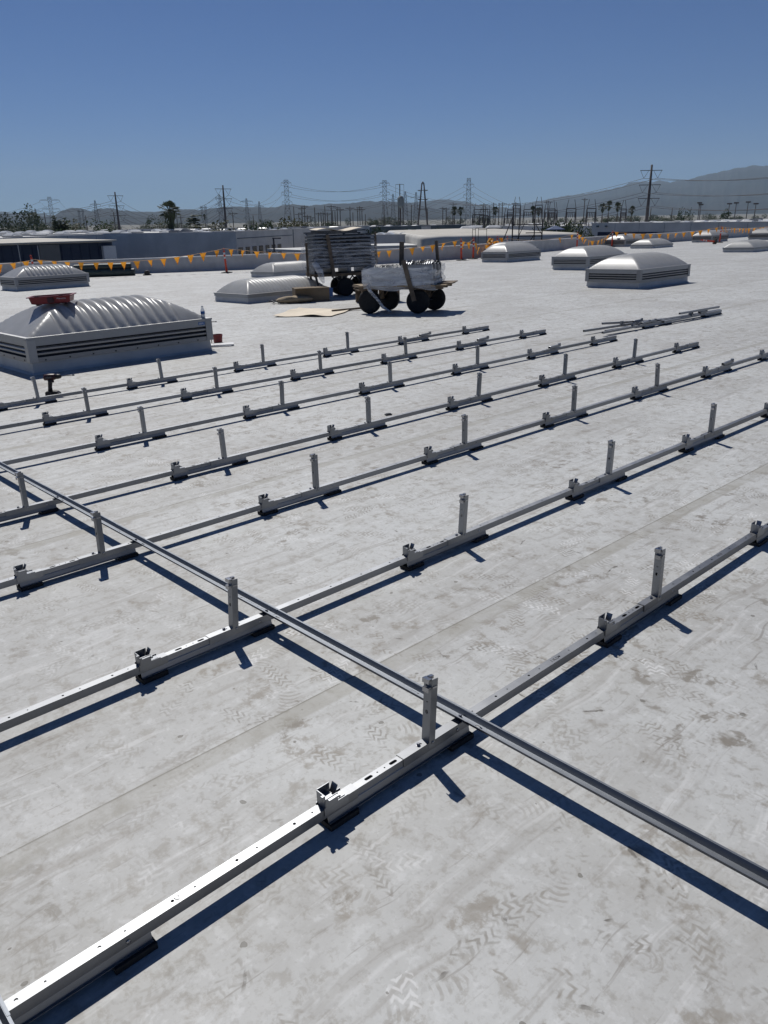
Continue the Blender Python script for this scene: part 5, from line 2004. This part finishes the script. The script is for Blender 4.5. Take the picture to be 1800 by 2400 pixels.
def palm(kind, label, px, ty, d, wide=1.0):
    p = far(px, ty, d)
    h = p.z - GZ
    t = thing('palm_tree', label, 'palm tree', Matrix.Translation((p.x, p.y, GZ)) @ RZ(px * 7 % 360) @ Matrix.Diagonal((h * wide, h * wide, h, 1)), roof=False)
    tr, cr = PALMS[kind]
    put('trunk', tr, t)
    put('crown', cr, t)


palm('skirt', 'big dark fan palm with a shaggy skirt on the left horizon', 395, 476, 150, 1.3)
palm('slim', 'small slim palm right of the clipped dark tree', 479, 503, 400, 0.6)
palm('slim', 'left palm of the pair near the tall lattice tower', 1065, 486, 301, 0.92)
palm('slim', 'right palm of the pair near the tall lattice tower', 1080, 487, 299, 0.92)
palm('slim', 'palm beside the first substation frame', 1161, 486, 295, 0.92)
palm('slim', 'left palm of two behind the scaffold tower', 1250, 485, 299, 0.92)
palm('slim', 'right palm of two behind the scaffold tower', 1263, 488, 295, 0.92)
palm('slim', 'leftmost palm of the four on the right', 1413, 479, 292, 0.92)
palm('slim', 'tallest palm of the four on the right', 1428, 473, 290, 0.92)
palm('slim', 'third palm of the four on the right', 1449, 476, 294, 0.92)
palm('slim', 'separate rightmost palm of the four on the right', 1482, 485, 293, 0.92)

# ---- power lines
def lattice_tower(label, px, ty, d, arms, style='waist', wscale=1.0):
    p = far(px, ty, d)
    H = p.z - GZ
    az = math.atan2(p.x, p.y)
    t = thing('lattice_tower', label, 'power pylon', Matrix.Translation((p.x, p.y, GZ)) @ Matrix.Rotation(-az, 4, 'Z'), roof=False)
    bw, tw = H * 0.105 * wscale, H * 0.038 * wscale
    th_ = max(0.13, d * 0.00034)
    mb = MB()

    def hw(z):
        f = z / H
        if style == 'waist':
            return bw + (tw - bw) * min(1, f / 0.62) if f < 0.62 else tw
        if style == 'straight':
            return bw * 0.62 + (tw - bw * 0.62) * f
        return bw + (0.012 * H - bw) * f

    zs = [H * q for q in (0, 0.14, 0.26, 0.37, 0.47, 0.55, 0.62, 0.69, 0.76, 0.83, 0.90, 0.96, 1.0)]
    for sx in (-1, 1):
        for sy in (-1, 1):
            for a, b in zip(zs[:-1], zs[1:]):
                mb.bar((sx * hw(a), sy * hw(a), a), (sx * hw(b), sy * hw(b), b), th_)
    for a, b in zip(zs[:-1], zs[1:]):
        for sy in (-1, 1):
            mb.bar((-hw(a), sy * hw(a), a), (hw(b), sy * hw(b), b), th_ * 0.7).bar((hw(a), sy * hw(a), a), (-hw(b), sy * hw(b), b), th_ * 0.7)
            mb.bar((sy * hw(a), -hw(a), a), (sy * hw(b), hw(b), b), th_ * 0.7)
        mb.bar((-hw(b), -hw(b), b), (hw(b), -hw(b), b), th_ * 0.7).bar((-hw(b), hw(b), b), (hw(b), hw(b), b), th_ * 0.7)
    mb.build('lattice_body', MAT['lattice'], t)
    pts = []
    for fz, fw in arms:
        z, w = H * fz, H * fw
        mb = MB()
        for s in (-1, 1):
            mb.bar((s * hw(z), -hw(z), z), (s * w, 0, z + H * 0.006), th_ * 0.9).bar((s * hw(z), hw(z), z), (s * w, 0, z + H * 0.006), th_ * 0.9).bar((s * hw(z), 0, z + H * 0.03), (s * w, 0, z + H * 0.006), th_ * 0.7)
        mb.build('crossarm', MAT['lattice'], t)
        for s in (-1, 1):
            MB().tube([(s * w, 0, z), (s * w, 0, z - H * 0.03)], th_ * 0.4, 5).build('insulator', MAT['steelpole'], t)
            pts.append(t.matrix_basis @ Vector((s * w, 0, z - H * 0.03)))
    return pts


A3 = ((0.95, 0.085), (0.80, 0.085), (0.65, 0.085))
TW = {}
TW['a'] = lattice_tower('wide-armed lattice pylon on the left horizon', 115, 462, 520, ((0.93, 0.21), (0.74, 0.19), (0.55, 0.22)))
TW['b'] = lattice_tower('small hazy lattice pylon far left', 82, 489, 1000, ((0.9, 0.2), (0.7, 0.2)), 'taper')
TW['c'] = lattice_tower('slim tapering lattice pylon right of the low peak', 222, 470, 560, ((0.90, 0.13), (0.76, 0.10)), 'taper')
TW['d'] = lattice_tower('lattice pylon just left of the second steel pole', 514, 456, 480, ((0.93, 0.1), (0.78, 0.1), (0.64, 0.1)), 'taper', 0.8)
TW['e'] = lattice_tower('lattice pylon right of the second steel pole', 577, 465, 560, ((0.92, 0.16), (0.7, 0.1), (0.5, 0.1)), 'taper', 0.8)
TW['f'] = lattice_tower('small lattice pylon left of the big waisted one', 607, 472, 620, ((0.85, 0.14),), 'taper', 0.8)
TW['g'] = lattice_tower('big waisted lattice pylon left of centre', 670, 422, 420, A3, 'waist', 0.9)
TW['h'] = lattice_tower('big waisted lattice pylon left of the water tower', 901, 423, 420, A3, 'waist', 0.9)
TW['i'] = lattice_tower('lattice pylon directly left of the water tower', 921, 455, 560, ((0.86, 0.13), (0.72, 0.12)), 'taper', 0.9)
TW['j'] = lattice_tower('lattice pylon directly right of the water tower', 950, 449, 520, ((0.88, 0.13), (0.72, 0.14)), 'taper', 0.9)
TW['k'] = lattice_tower('lattice pylon left of the two-legged mast', 975, 451, 520, ((0.88, 0.12), (0.7, 0.1)), 'taper', 0.9)
TW['l'] = lattice_tower('tall straight lattice pylon right of centre', 1099, 418, 380, ((0.90, 0.085), (0.74, 0.085), (0.58, 0.085)), 'straight', 0.75)


def portal(label, px, ty, d, wpx):
    p, q = far(px, ty, d), far(px + wpx, ty, d)
    H = p.z - GZ
    L = (q - p).length
    t = thing('lattice_portal', label, 'power pylon', Matrix.Translation((p.x, p.y, GZ)) @ Matrix.Rotation(math.atan2(q.y - p.y, q.x - p.x), 4, 'Z'), roof=False)
    th_ = d * 0.00035
    for x in (0, L):
        mb = MB()
        w = H * 0.03
        for i in range(9):
            a, b = H * i / 9, H * (i + 1) / 9
            mb.bar((x - w, 0, a), (x + w, 0, b), th_ * 0.7).bar((x + w, 0, a), (x - w, 0, b), th_ * 0.7)
        mb.bar((x - w, 0, 0), (x - w, 0, H), th_).bar((x + w, 0, 0), (x + w, 0, H), th_)
        mb.build('leg', MAT['lattice'], t)
    MB().bar((-L * 0.4, 0, H * 0.93), (L * 1.4, 0, H * 0.93), th_ * 1.5).bar((-L * 0.4, 0, H * 0.9), (L * 1.4, 0, H * 0.9), th_).build('crossbeam', MAT['lattice'], t)


portal('hazy lattice portal right of the low peak', 184, 491, 1000, 9)
portal('hazy lattice portal right of the big palm', 472, 482, 900, 9)


def steel_pole(label, px, ty, d, py2, arms, w=1.0):
    p = far(px, ty, d)
    H = p.z - GZ
    az = math.atan2(p.x, p.y)
    t = thing('steel_pole', label, 'power pole', Matrix.Translation((p.x, p.y, GZ)) @ Matrix.Rotation(-az + 0.35, 4, 'Z'), roof=False)
    MB().tube([(0, 0, 0), (0, 0, H)], [0.62 * w, 0.28 * w], 12).build('shaft', MAT['steelpole'], t, True)
    pts = []
    for dz in arms:
        z = H - dz
        mb = MB().bar((-3.0, 0, z), (3.0, 0, z), 0.16)
        mb.build('crossarm', MAT['steelpole'], t)
        for s in (-1, 1):
            mb = MB().tube([(s * 2.9, 0, z), (s * 1.9, 0, z - 1.9)], 0.045, 5).tube([(s * 0.6, 0, z), (s * 1.9, 0, z - 1.9)], 0.045, 5)
            mb.build('insulator', MAT['steelpole'], t)
            pts.append(t.matrix_basis @ Vector((s * 1.9, 0, z - 1.95)))
    return pts


TW['p1'] = steel_pole('dark steel power pole with three arms near the low peak', 269, 450, 330, 0, (1.3, 4.8, 8.2), 0.9)
TW['p2'] = steel_pole('dark steel power pole with three arms left of centre', 522, 434, 300, 0, (1.2, 4.4, 7.5), 0.9)
TW['p3'] = steel_pole('tall dark steel power pole standing before the right mountain', 1528, 386, 240, 0, (1.4, 5.0, 8.4), 0.95)


def wires(label, A, B, sag, r=0.05, ext=0):
    t = thing('power_line', label, 'power line', None, 'overhead power lines', roof=False)
    for a, b in zip(A, B):
        n_ = 24
        pts = []
        for i in range(n_ + 1):
            u = i / n_
            p = a.lerp(b, u)
            p.z -= sag * 4 * u * (1 - u)
            pts.append(p)
        MB().tube(pts, r, 4).build('wire', MAT['wire'], t)


def offs(pts, px0, d0, dz=0.0):
    q = far(px0, 470, d0)
    c = sum(pts, Vector()) / len(pts)
    return [p - c + Vector((q.x, q.y, c.z + dz)) for p in pts]


wires('wires running from the left picture edge to the first steel pole', offs(TW['p1'], -160, 380), TW['p1'], 4)
wires('wires slung between the two dark steel poles at left', TW['p1'], TW['p2'], 7)
wires('wires from the second steel pole towards the big waisted pylon', TW['p2'], TW['g'], 6)
wires('level wires between the two big waisted pylons', TW['g'], TW['h'], 3)
wires('wires from the left edge to the wide-armed pylon', offs(TW['a'], -200, 560), TW['a'], 7)
wires('wires from the wide-armed pylon to the slim tapering one', TW['a'][:4], TW['c'], 8)
wires('wires from the slim tapering pylon past the palm', TW['c'], TW['d'][:4], 9)
wires('long wires crossing from the water tower pylon to the right-hand steel pole', TW['h'], TW['p3'], 8)
wires('wires from the right-hand steel pole off the right edge', TW['p3'], offs(TW['p3'], 1980, 215), 1.5)
wires('wires from the tall straight pylon down to the substation', TW['l'], offs(TW['l'], 1300, 330, -14), 2)
wires('wires from the tall straight pylon back past the mast', TW['l'], offs(TW['l'], 880, 700, -8), 5)


def mast():
    d = 330
    p = far(991, 427, d)
    H = p.z - GZ
    az = math.atan2(p.x, p.y)
    t = thing('two_legged_mast', 'dark two-legged steel mast right of the water tower', 'power pylon', Matrix.Translation((p.x, p.y, GZ)) @ Matrix.Rotation(-az, 4, 'Z'), roof=False)
    for s in (-1, 1):
        MB().tube([(s * H * 0.115, 0, 0), (s * H * 0.05, 0, H * 0.62), (s * H * 0.018, 0, H * 0.97)], [0.38, 0.32, 0.24], 8).build('leg', MAT['steelpole'], t, True)
    MB().tube([(-H * 0.018, 0, H * 0.97), (0, 0, H), (H * 0.018, 0, H * 0.97)], 0.34, 8).build('cap', MAT['steelpole'], t)
    for z in (0.86, 0.72, 0.57):
        MB().bar((-H * 0.085, 0, H * z + 0.4), (H * 0.085, 0, H * z + 0.4), 0.22).bar((-H * 0.085, 0, H * z + 0.4), (-H * 0.03, 0, H * z), 0.14).bar((H * 0.085, 0, H * z + 0.4), (H * 0.03, 0, H * z), 0.14).build('crossarm', MAT['steelpole'], t)


mast()


def water_tower():
    d = 360
    p = far(939, 461, d)
    z1, z0 = p.z, far(939, 483, d).z
    t = thing('water_tower', 'old water tower with a dark drum on thin legs at centre', 'water tower', Matrix.Translation((p.x, p.y, 0)), roof=False)
    R = 1.40 * d / 360
    MB().lathe([(0.0, z0 - 1.0), (R * 0.6, z0 - 0.7), (R, z0), (R, z1 - 0.6), (R * 0.6, z1 + 0.1), (0.0, z1 + 0.5)], 20).build('drum', MAT['tank'], t, False)
    for a in range(4):
        c, s = math.cos(a * math.pi / 2 + 0.7), math.sin(a * math.pi / 2 + 0.7)
        MB().bar((c * R * 1.35, s * R * 1.35, GZ), (c * R * 0.9, s * R * 0.9, z0), 0.22).build('leg', MAT['steelpole'], t)
    MB().tube([(0, 0, GZ), (0, 0, z0 - 0.8)], 0.25, 8).build('riser', MAT['steelpole'], t)
    for z in (GZ + (z0 - GZ) * 0.35, GZ + (z0 - GZ) * 0.68):
        mb = MB()
        for a in range(4):
            c, s = math.cos(a * math.pi / 2 + 0.7), math.sin(a * math.pi / 2 + 0.7)
            mb.bar((c * R * 1.2, s * R * 1.2, z), (-s * R * 1.2, c * R * 1.2, z), 0.12)
        mb.build('girt', MAT['steelpole'], t)
    top = far(939, 428, d).z
    t2 = thing('antenna_frame', 'thin pole with a square wire frame above the water tower', 'pole', Matrix.Translation((p.x, p.y + 14, 0)), roof=False)
    MB().tube([(0, 0, GZ), (0, 0, top)], 0.22, 8).build('pole', MAT['pole'], t2)
    MB().bar((-1.85, 0, top - 0.2), (1.85, 0, top - 0.2), 0.16).build('crossarm', MAT['pole'], t2)
    for s in (-1, 1):
        MB().tube([(s * 1.8, 0, top - 0.2), (s * 1.8, 0, z1)], 0.06, 5).build('drop_wire', MAT['wire'], t2)


water_tower()


def wood_pole(px, ty, d, label='wooden power pole in the grove of poles along the horizon', group='wooden power poles along the horizon', arms=1, w=1.0):
    p = far(px, ty, d)
    H = p.z - GZ
    az = math.atan2(p.x, p.y)
    t = thing('wooden_pole', label, 'power pole', Matrix.Translation((p.x, p.y, GZ)) @ Matrix.Rotation(-az + random.uniform(-0.8, 0.8), 4, 'Z'), group, roof=False)
    MB().tube([(0, 0, 0), (0, 0, H)], [0.19 * w * d / 260, 0.12 * w * d / 260], 7).build('shaft', MAT['pole'], t, True)
    for i in range(arms):
        z = H - 0.5 - 1.5 * i
        MB().bar((-1.5, 0, z), (1.5, 0, z), 0.16).bar((-0.9, 0, z), (0, 0, z - 0.8), 0.06).bar((0.9, 0, z), (0, 0, z - 0.8), 0.06).build('crossarm', MAT['pole'], t)
    return t


POLES = sorted(((688, 484, 0), (700, 499, 1), (707, 486, 2), (713, 481, 1), (720, 503, 1), (728, 507, 1), (737, 486, 0), (746, 498, 1), (752, 497, 1), (757, 495, 0), (761, 482, 0), (767, 498, 1), (776, 480, 1), (779, 494, 0), (785, 495, 0),
                  (790, 484, 1), (797, 488, 1), (820, 484, 1), (827, 498, 0), (838, 488, 1), (843, 483, 1), (848, 488, 1), (856, 502, 0), (964, 480, 0), (1002, 489, 0), (1038, 485, 1), (1046, 486, 1), (1062, 475, 1), (1134, 476, 2), (1138, 483, 0),
                  (1157, 475, 1), (1170, 476, 0), (1178, 474, 1), (900, 482, 0), (103, 497, 0), (266, 497, 0), (413, 497, 1), (423, 506, 1), (545, 497, 1), (1371, 464, 1), (1285, 470, 1), (1209, 473, 1), (1526, 488, 0), (1576, 487, 0), (200, 505, 0), (593, 505, 0)))
for i, (px, ty, a) in enumerate(POLES):
    wood_pole(px, ty, 260 + (px * 37 % 90), nth(i) + ' wooden pole from the left along the horizon', arms=a, w=0.9)


def substation_frame(px, ty, d, wpx, label):
    p, q = far(px, ty, d), far(px + wpx, ty, d)
    H = p.z - GZ
    L = (q - p).length
    t = thing('substation_frame', label, 'substation', Matrix.Translation((p.x, p.y, GZ)) @ Matrix.Rotation(math.atan2(q.y - p.y, q.x - p.x), 4, 'Z'), 'substation gantries right of centre', roof=False)
    w = 0.21
    for x, s in ((0, -1), (L, 1)):
        mb = MB().bar((x + s * 0.7, 0, 0), (x, 0, H), w).bar((x - s * 0.5, 0, 0), (x, 0, H), w).bar((x, 0, H), (x - s * 0.45, 0, H + 2.2), w * 0.6)
        mb.build('leg', MAT['steelpole'], t)
    MB().bar((0, 0, H), (L, 0, H), w).bar((0, 0, H - 0.9), (L, 0, H - 0.9), w * 0.6).build('beam', MAT['steelpole'], t)
    mb = MB()
    for i in range(5):
        x = L * (i + 0.5) / 5
        mb.tube([(x, 0, H - 0.9), (x, 0, H - 2.2)], 0.09, 5)
    mb.build('insulator', MAT['steelpole'], t)
    for x in (L * 0.3, L * 0.7):
        MB().bar((x, 1.5, 0), (x, 1.5, H * 0.72), 0.2).build('bus_post', MAT['steelpole'], t)


for i, (px, ty, wpx, d) in enumerate(sorted(((1277, 490, 24, 230), (1286, 493, 20, 245), (1328, 489, 22, 225), (1376, 489, 21, 220), (1456, 490, 12, 230), (1204, 481, 16, 240), (1255, 481, 16, 240), (1108, 503, 26, 250), (1124, 505, 20, 250), (1182, 504, 22, 240), (1190, 492, 14, 300), (1228, 491, 22, 300), (1112, 491, 36, 320)))):
    substation_frame(px, ty, d, wpx, nth(i) + ' dark substation gantry from the left, right of centre')


def light_pole(px, ty, d, label):
    p = far(px, ty, d)
    H = p.z - GZ
    t = thing('floodlight_mast', label, 'floodlight', Matrix.Translation((p.x, p.y, GZ)), 'floodlight masts at far right', roof=False)
    MB().tube([(0, 0, 0), (0, 0, H)], [0.26, 0.16], 7).build('shaft', MAT['steelpole'], t, True)
    mb = MB().bar((-1.1, 0, H - 0.3), (1.1, 0, H - 0.3), 0.2)
    for x in (-0.9, -0.3, 0.3, 0.9):
        mb.box(x - 0.22, x + 0.22, -0.3, 0.3, H - 0.2, H + 0.25)
    mb.build('lamp_head', MAT['steelpole'], t)


for i, (px, ty) in enumerate(((1640, 475), (1643, 479), (1710, 477), (1726, 475), (1754, 473), (1772, 477))):
    light_pole(px, ty, 430, nth(i) + ' floodlight mast from the left before the right mountain')
p = far(641, 560, 85)
t = thing('street_light', 'dark street light in front of the windowed grey building', 'street light', Matrix.Translation((p.x, p.y, 0)), roof=False)
MB().tube([(0, 0, GZ), (0, 0, p.z)], 0.09, 8).build('shaft', MAT['steelpole'], t)
MB().box(-0.1, 0.75, -0.15, 0.15, p.z, p.z + 0.12).build('lamp_head', MAT['steelpole'], t)

# ---- hills
def mat_hill(name, c1, c2, sc_):
    k = NT(name)
    tc = k.n('TexCoord').outputs['Object']
    nz = k.noise(tc, sc_, 6.0, 0.6)
    k.set(k.b.inputs['Base Color'], k.mix(k.step(nz, 0.35, 0.65), c1, c2))
    k.b.inputs['Roughness'].default_value = 1.0
    k.b.inputs['Specular IOR Level'].default_value = 0.1
    return k.mat


HM = mat_hill('hill_scrub', (0.010, 0.013, 0.013), (0.032, 0.031, 0.028), 0.002)


def hills(name, label, prof, d, depth, rough, seed, nx=220, ny=26):
    """ridge whose crest stands at distance d, with a long front slope and a back slope"""
    xs = [p[0] for p in prof]
    vs2, fs2 = [], []

    def crest(px):
        for (x0, y0), (x1, y1) in zip(prof[:-1], prof[1:]):
            if x0 <= px <= x1:
                f = (px - x0) / (x1 - x0)
                f = f * f * (3 - 2 * f) * 0.5 + f * 0.5
                return y0 + (y1 - y0) * f
        return prof[-1][1]

    for i in range(nx + 1):
        px = xs[0] + (xs[-1] - xs[0]) * i / nx
        py = crest(px) + 2.0 * mnoise.fractal(Vector((px / 16.0, seed, 0.5)), 1.0, 2.0, 4)
        r0 = ray(px, py)
        for j in range(ny + 1):
            t = j / ny * 1.35            # 0 foot, 1 crest, >1 behind
            dd = d - depth + depth * t
            f = t ** 1.35 if t <= 1 else 1 - (t - 1) * 1.8
            zc = EYE.z + r0.z * d - GZ
            x, y = r0.x * dd, r0.y * dd
            nz = mnoise.fractal(Vector((x / 900.0 + seed, y / 900.0, seed * 1.7)), 1.0, 2.0, 6)
            rid = (1 - abs(mnoise.noise(Vector((px / 18.0 + seed, t * 1.5, 3.3))))) - 0.5
            z = GZ + zc * f * (1 + rough * (1 - min(t, 1)) * (nz * 0.7 + rid * 0.9)) + zc * 0.02 * nz * min(1, t * 3)
            vs2.append((x, y, max(GZ - 3, z - (6 if j == 0 else 0))))
    for i in range(nx):
        for j in range(ny):
            a = i * (ny + 1) + j
            fs2.append((a, a + ny + 1, a + ny + 2, a + 1))
    o = MB().add(vs2, fs2).build(name, HM, None, True)
    tag(o, label, kind='structure')
    return o


hills('hills', 'low bare hills along the left and centre horizon',
      [(-150, 506), (-60, 504), (40, 506), (100, 509), (128, 503), (148, 493), (168, 486), (184, 487), (200, 491), (216, 495), (236, 488), (256, 487), (272, 490), (292, 493), (330, 497), (360, 495), (400, 491), (432, 490), (465, 492), (500, 487), (530, 485), (562, 484), (600, 485), (640, 485), (664, 480), (690, 478), (710, 480), (730, 481), (775, 477), (828, 476), (850, 472), (890, 471), (930, 473), (980, 480), (1040, 492), (1100, 500)], 7000, 2600, 0.35, 2)
hills('hills', 'hazy flat-topped hills behind the centre towers',
      [(820, 486), (900, 477), (960, 474), (1000, 471), (1020, 467), (1038, 466), (1066, 468), (1090, 472), (1110, 477), (1140, 482), (1180, 487), (1230, 492), (1300, 498)], 10500, 3000, 0.25, 5)
hills('hills', 'distant hazy ridge at the far left', [(-200, 488), (-80, 492), (0, 495), (40, 498), (90, 501), (150, 504), (240, 505)], 12000, 2500, 0.25, 8, 80)
hills('mountain', 'large blue hazy mountain rising to the right edge',
      [(1130, 498), (1180, 490), (1222, 480), (1270, 469), (1300, 463), (1345, 457), (1380, 452), (1431, 443), (1455, 436), (1482, 426), (1505, 424), (1528, 425), (1547, 421), (1562, 423), (1572, 426), (1590, 422), (1616, 418), (1656, 407), (1680, 402), (1706, 396), (1735, 390), (1764, 385), (1785, 387), (1800, 386), (1850, 380), (1900, 376)], 13000, 6500, 0.55, 3, 300, 44)

# ---- haze: one even body of air round everything
hz = bpy.data.materials.new('haze_air')
hz.use_nodes = True
ht = hz.node_tree
ht.nodes.remove(ht.nodes['Principled BSDF'])
pv = ht.nodes.new('ShaderNodeVolumePrincipled')
pv.inputs['Color'].default_value = (0.62, 0.81, 1.0, 1)
pv.inputs['Density'].default_value = 0.00006
pv.inputs['Anisotropy'].default_value = 0.1
ht.links.new(pv.outputs[0], ht.nodes['Material Output'].inputs['Volume'])
o = MB().box(-21000, 21000, -400, 19000, -14, 1080).build('haze', hz)
tag(o, 'thin blue haze in the air over the town', kind='stuff')
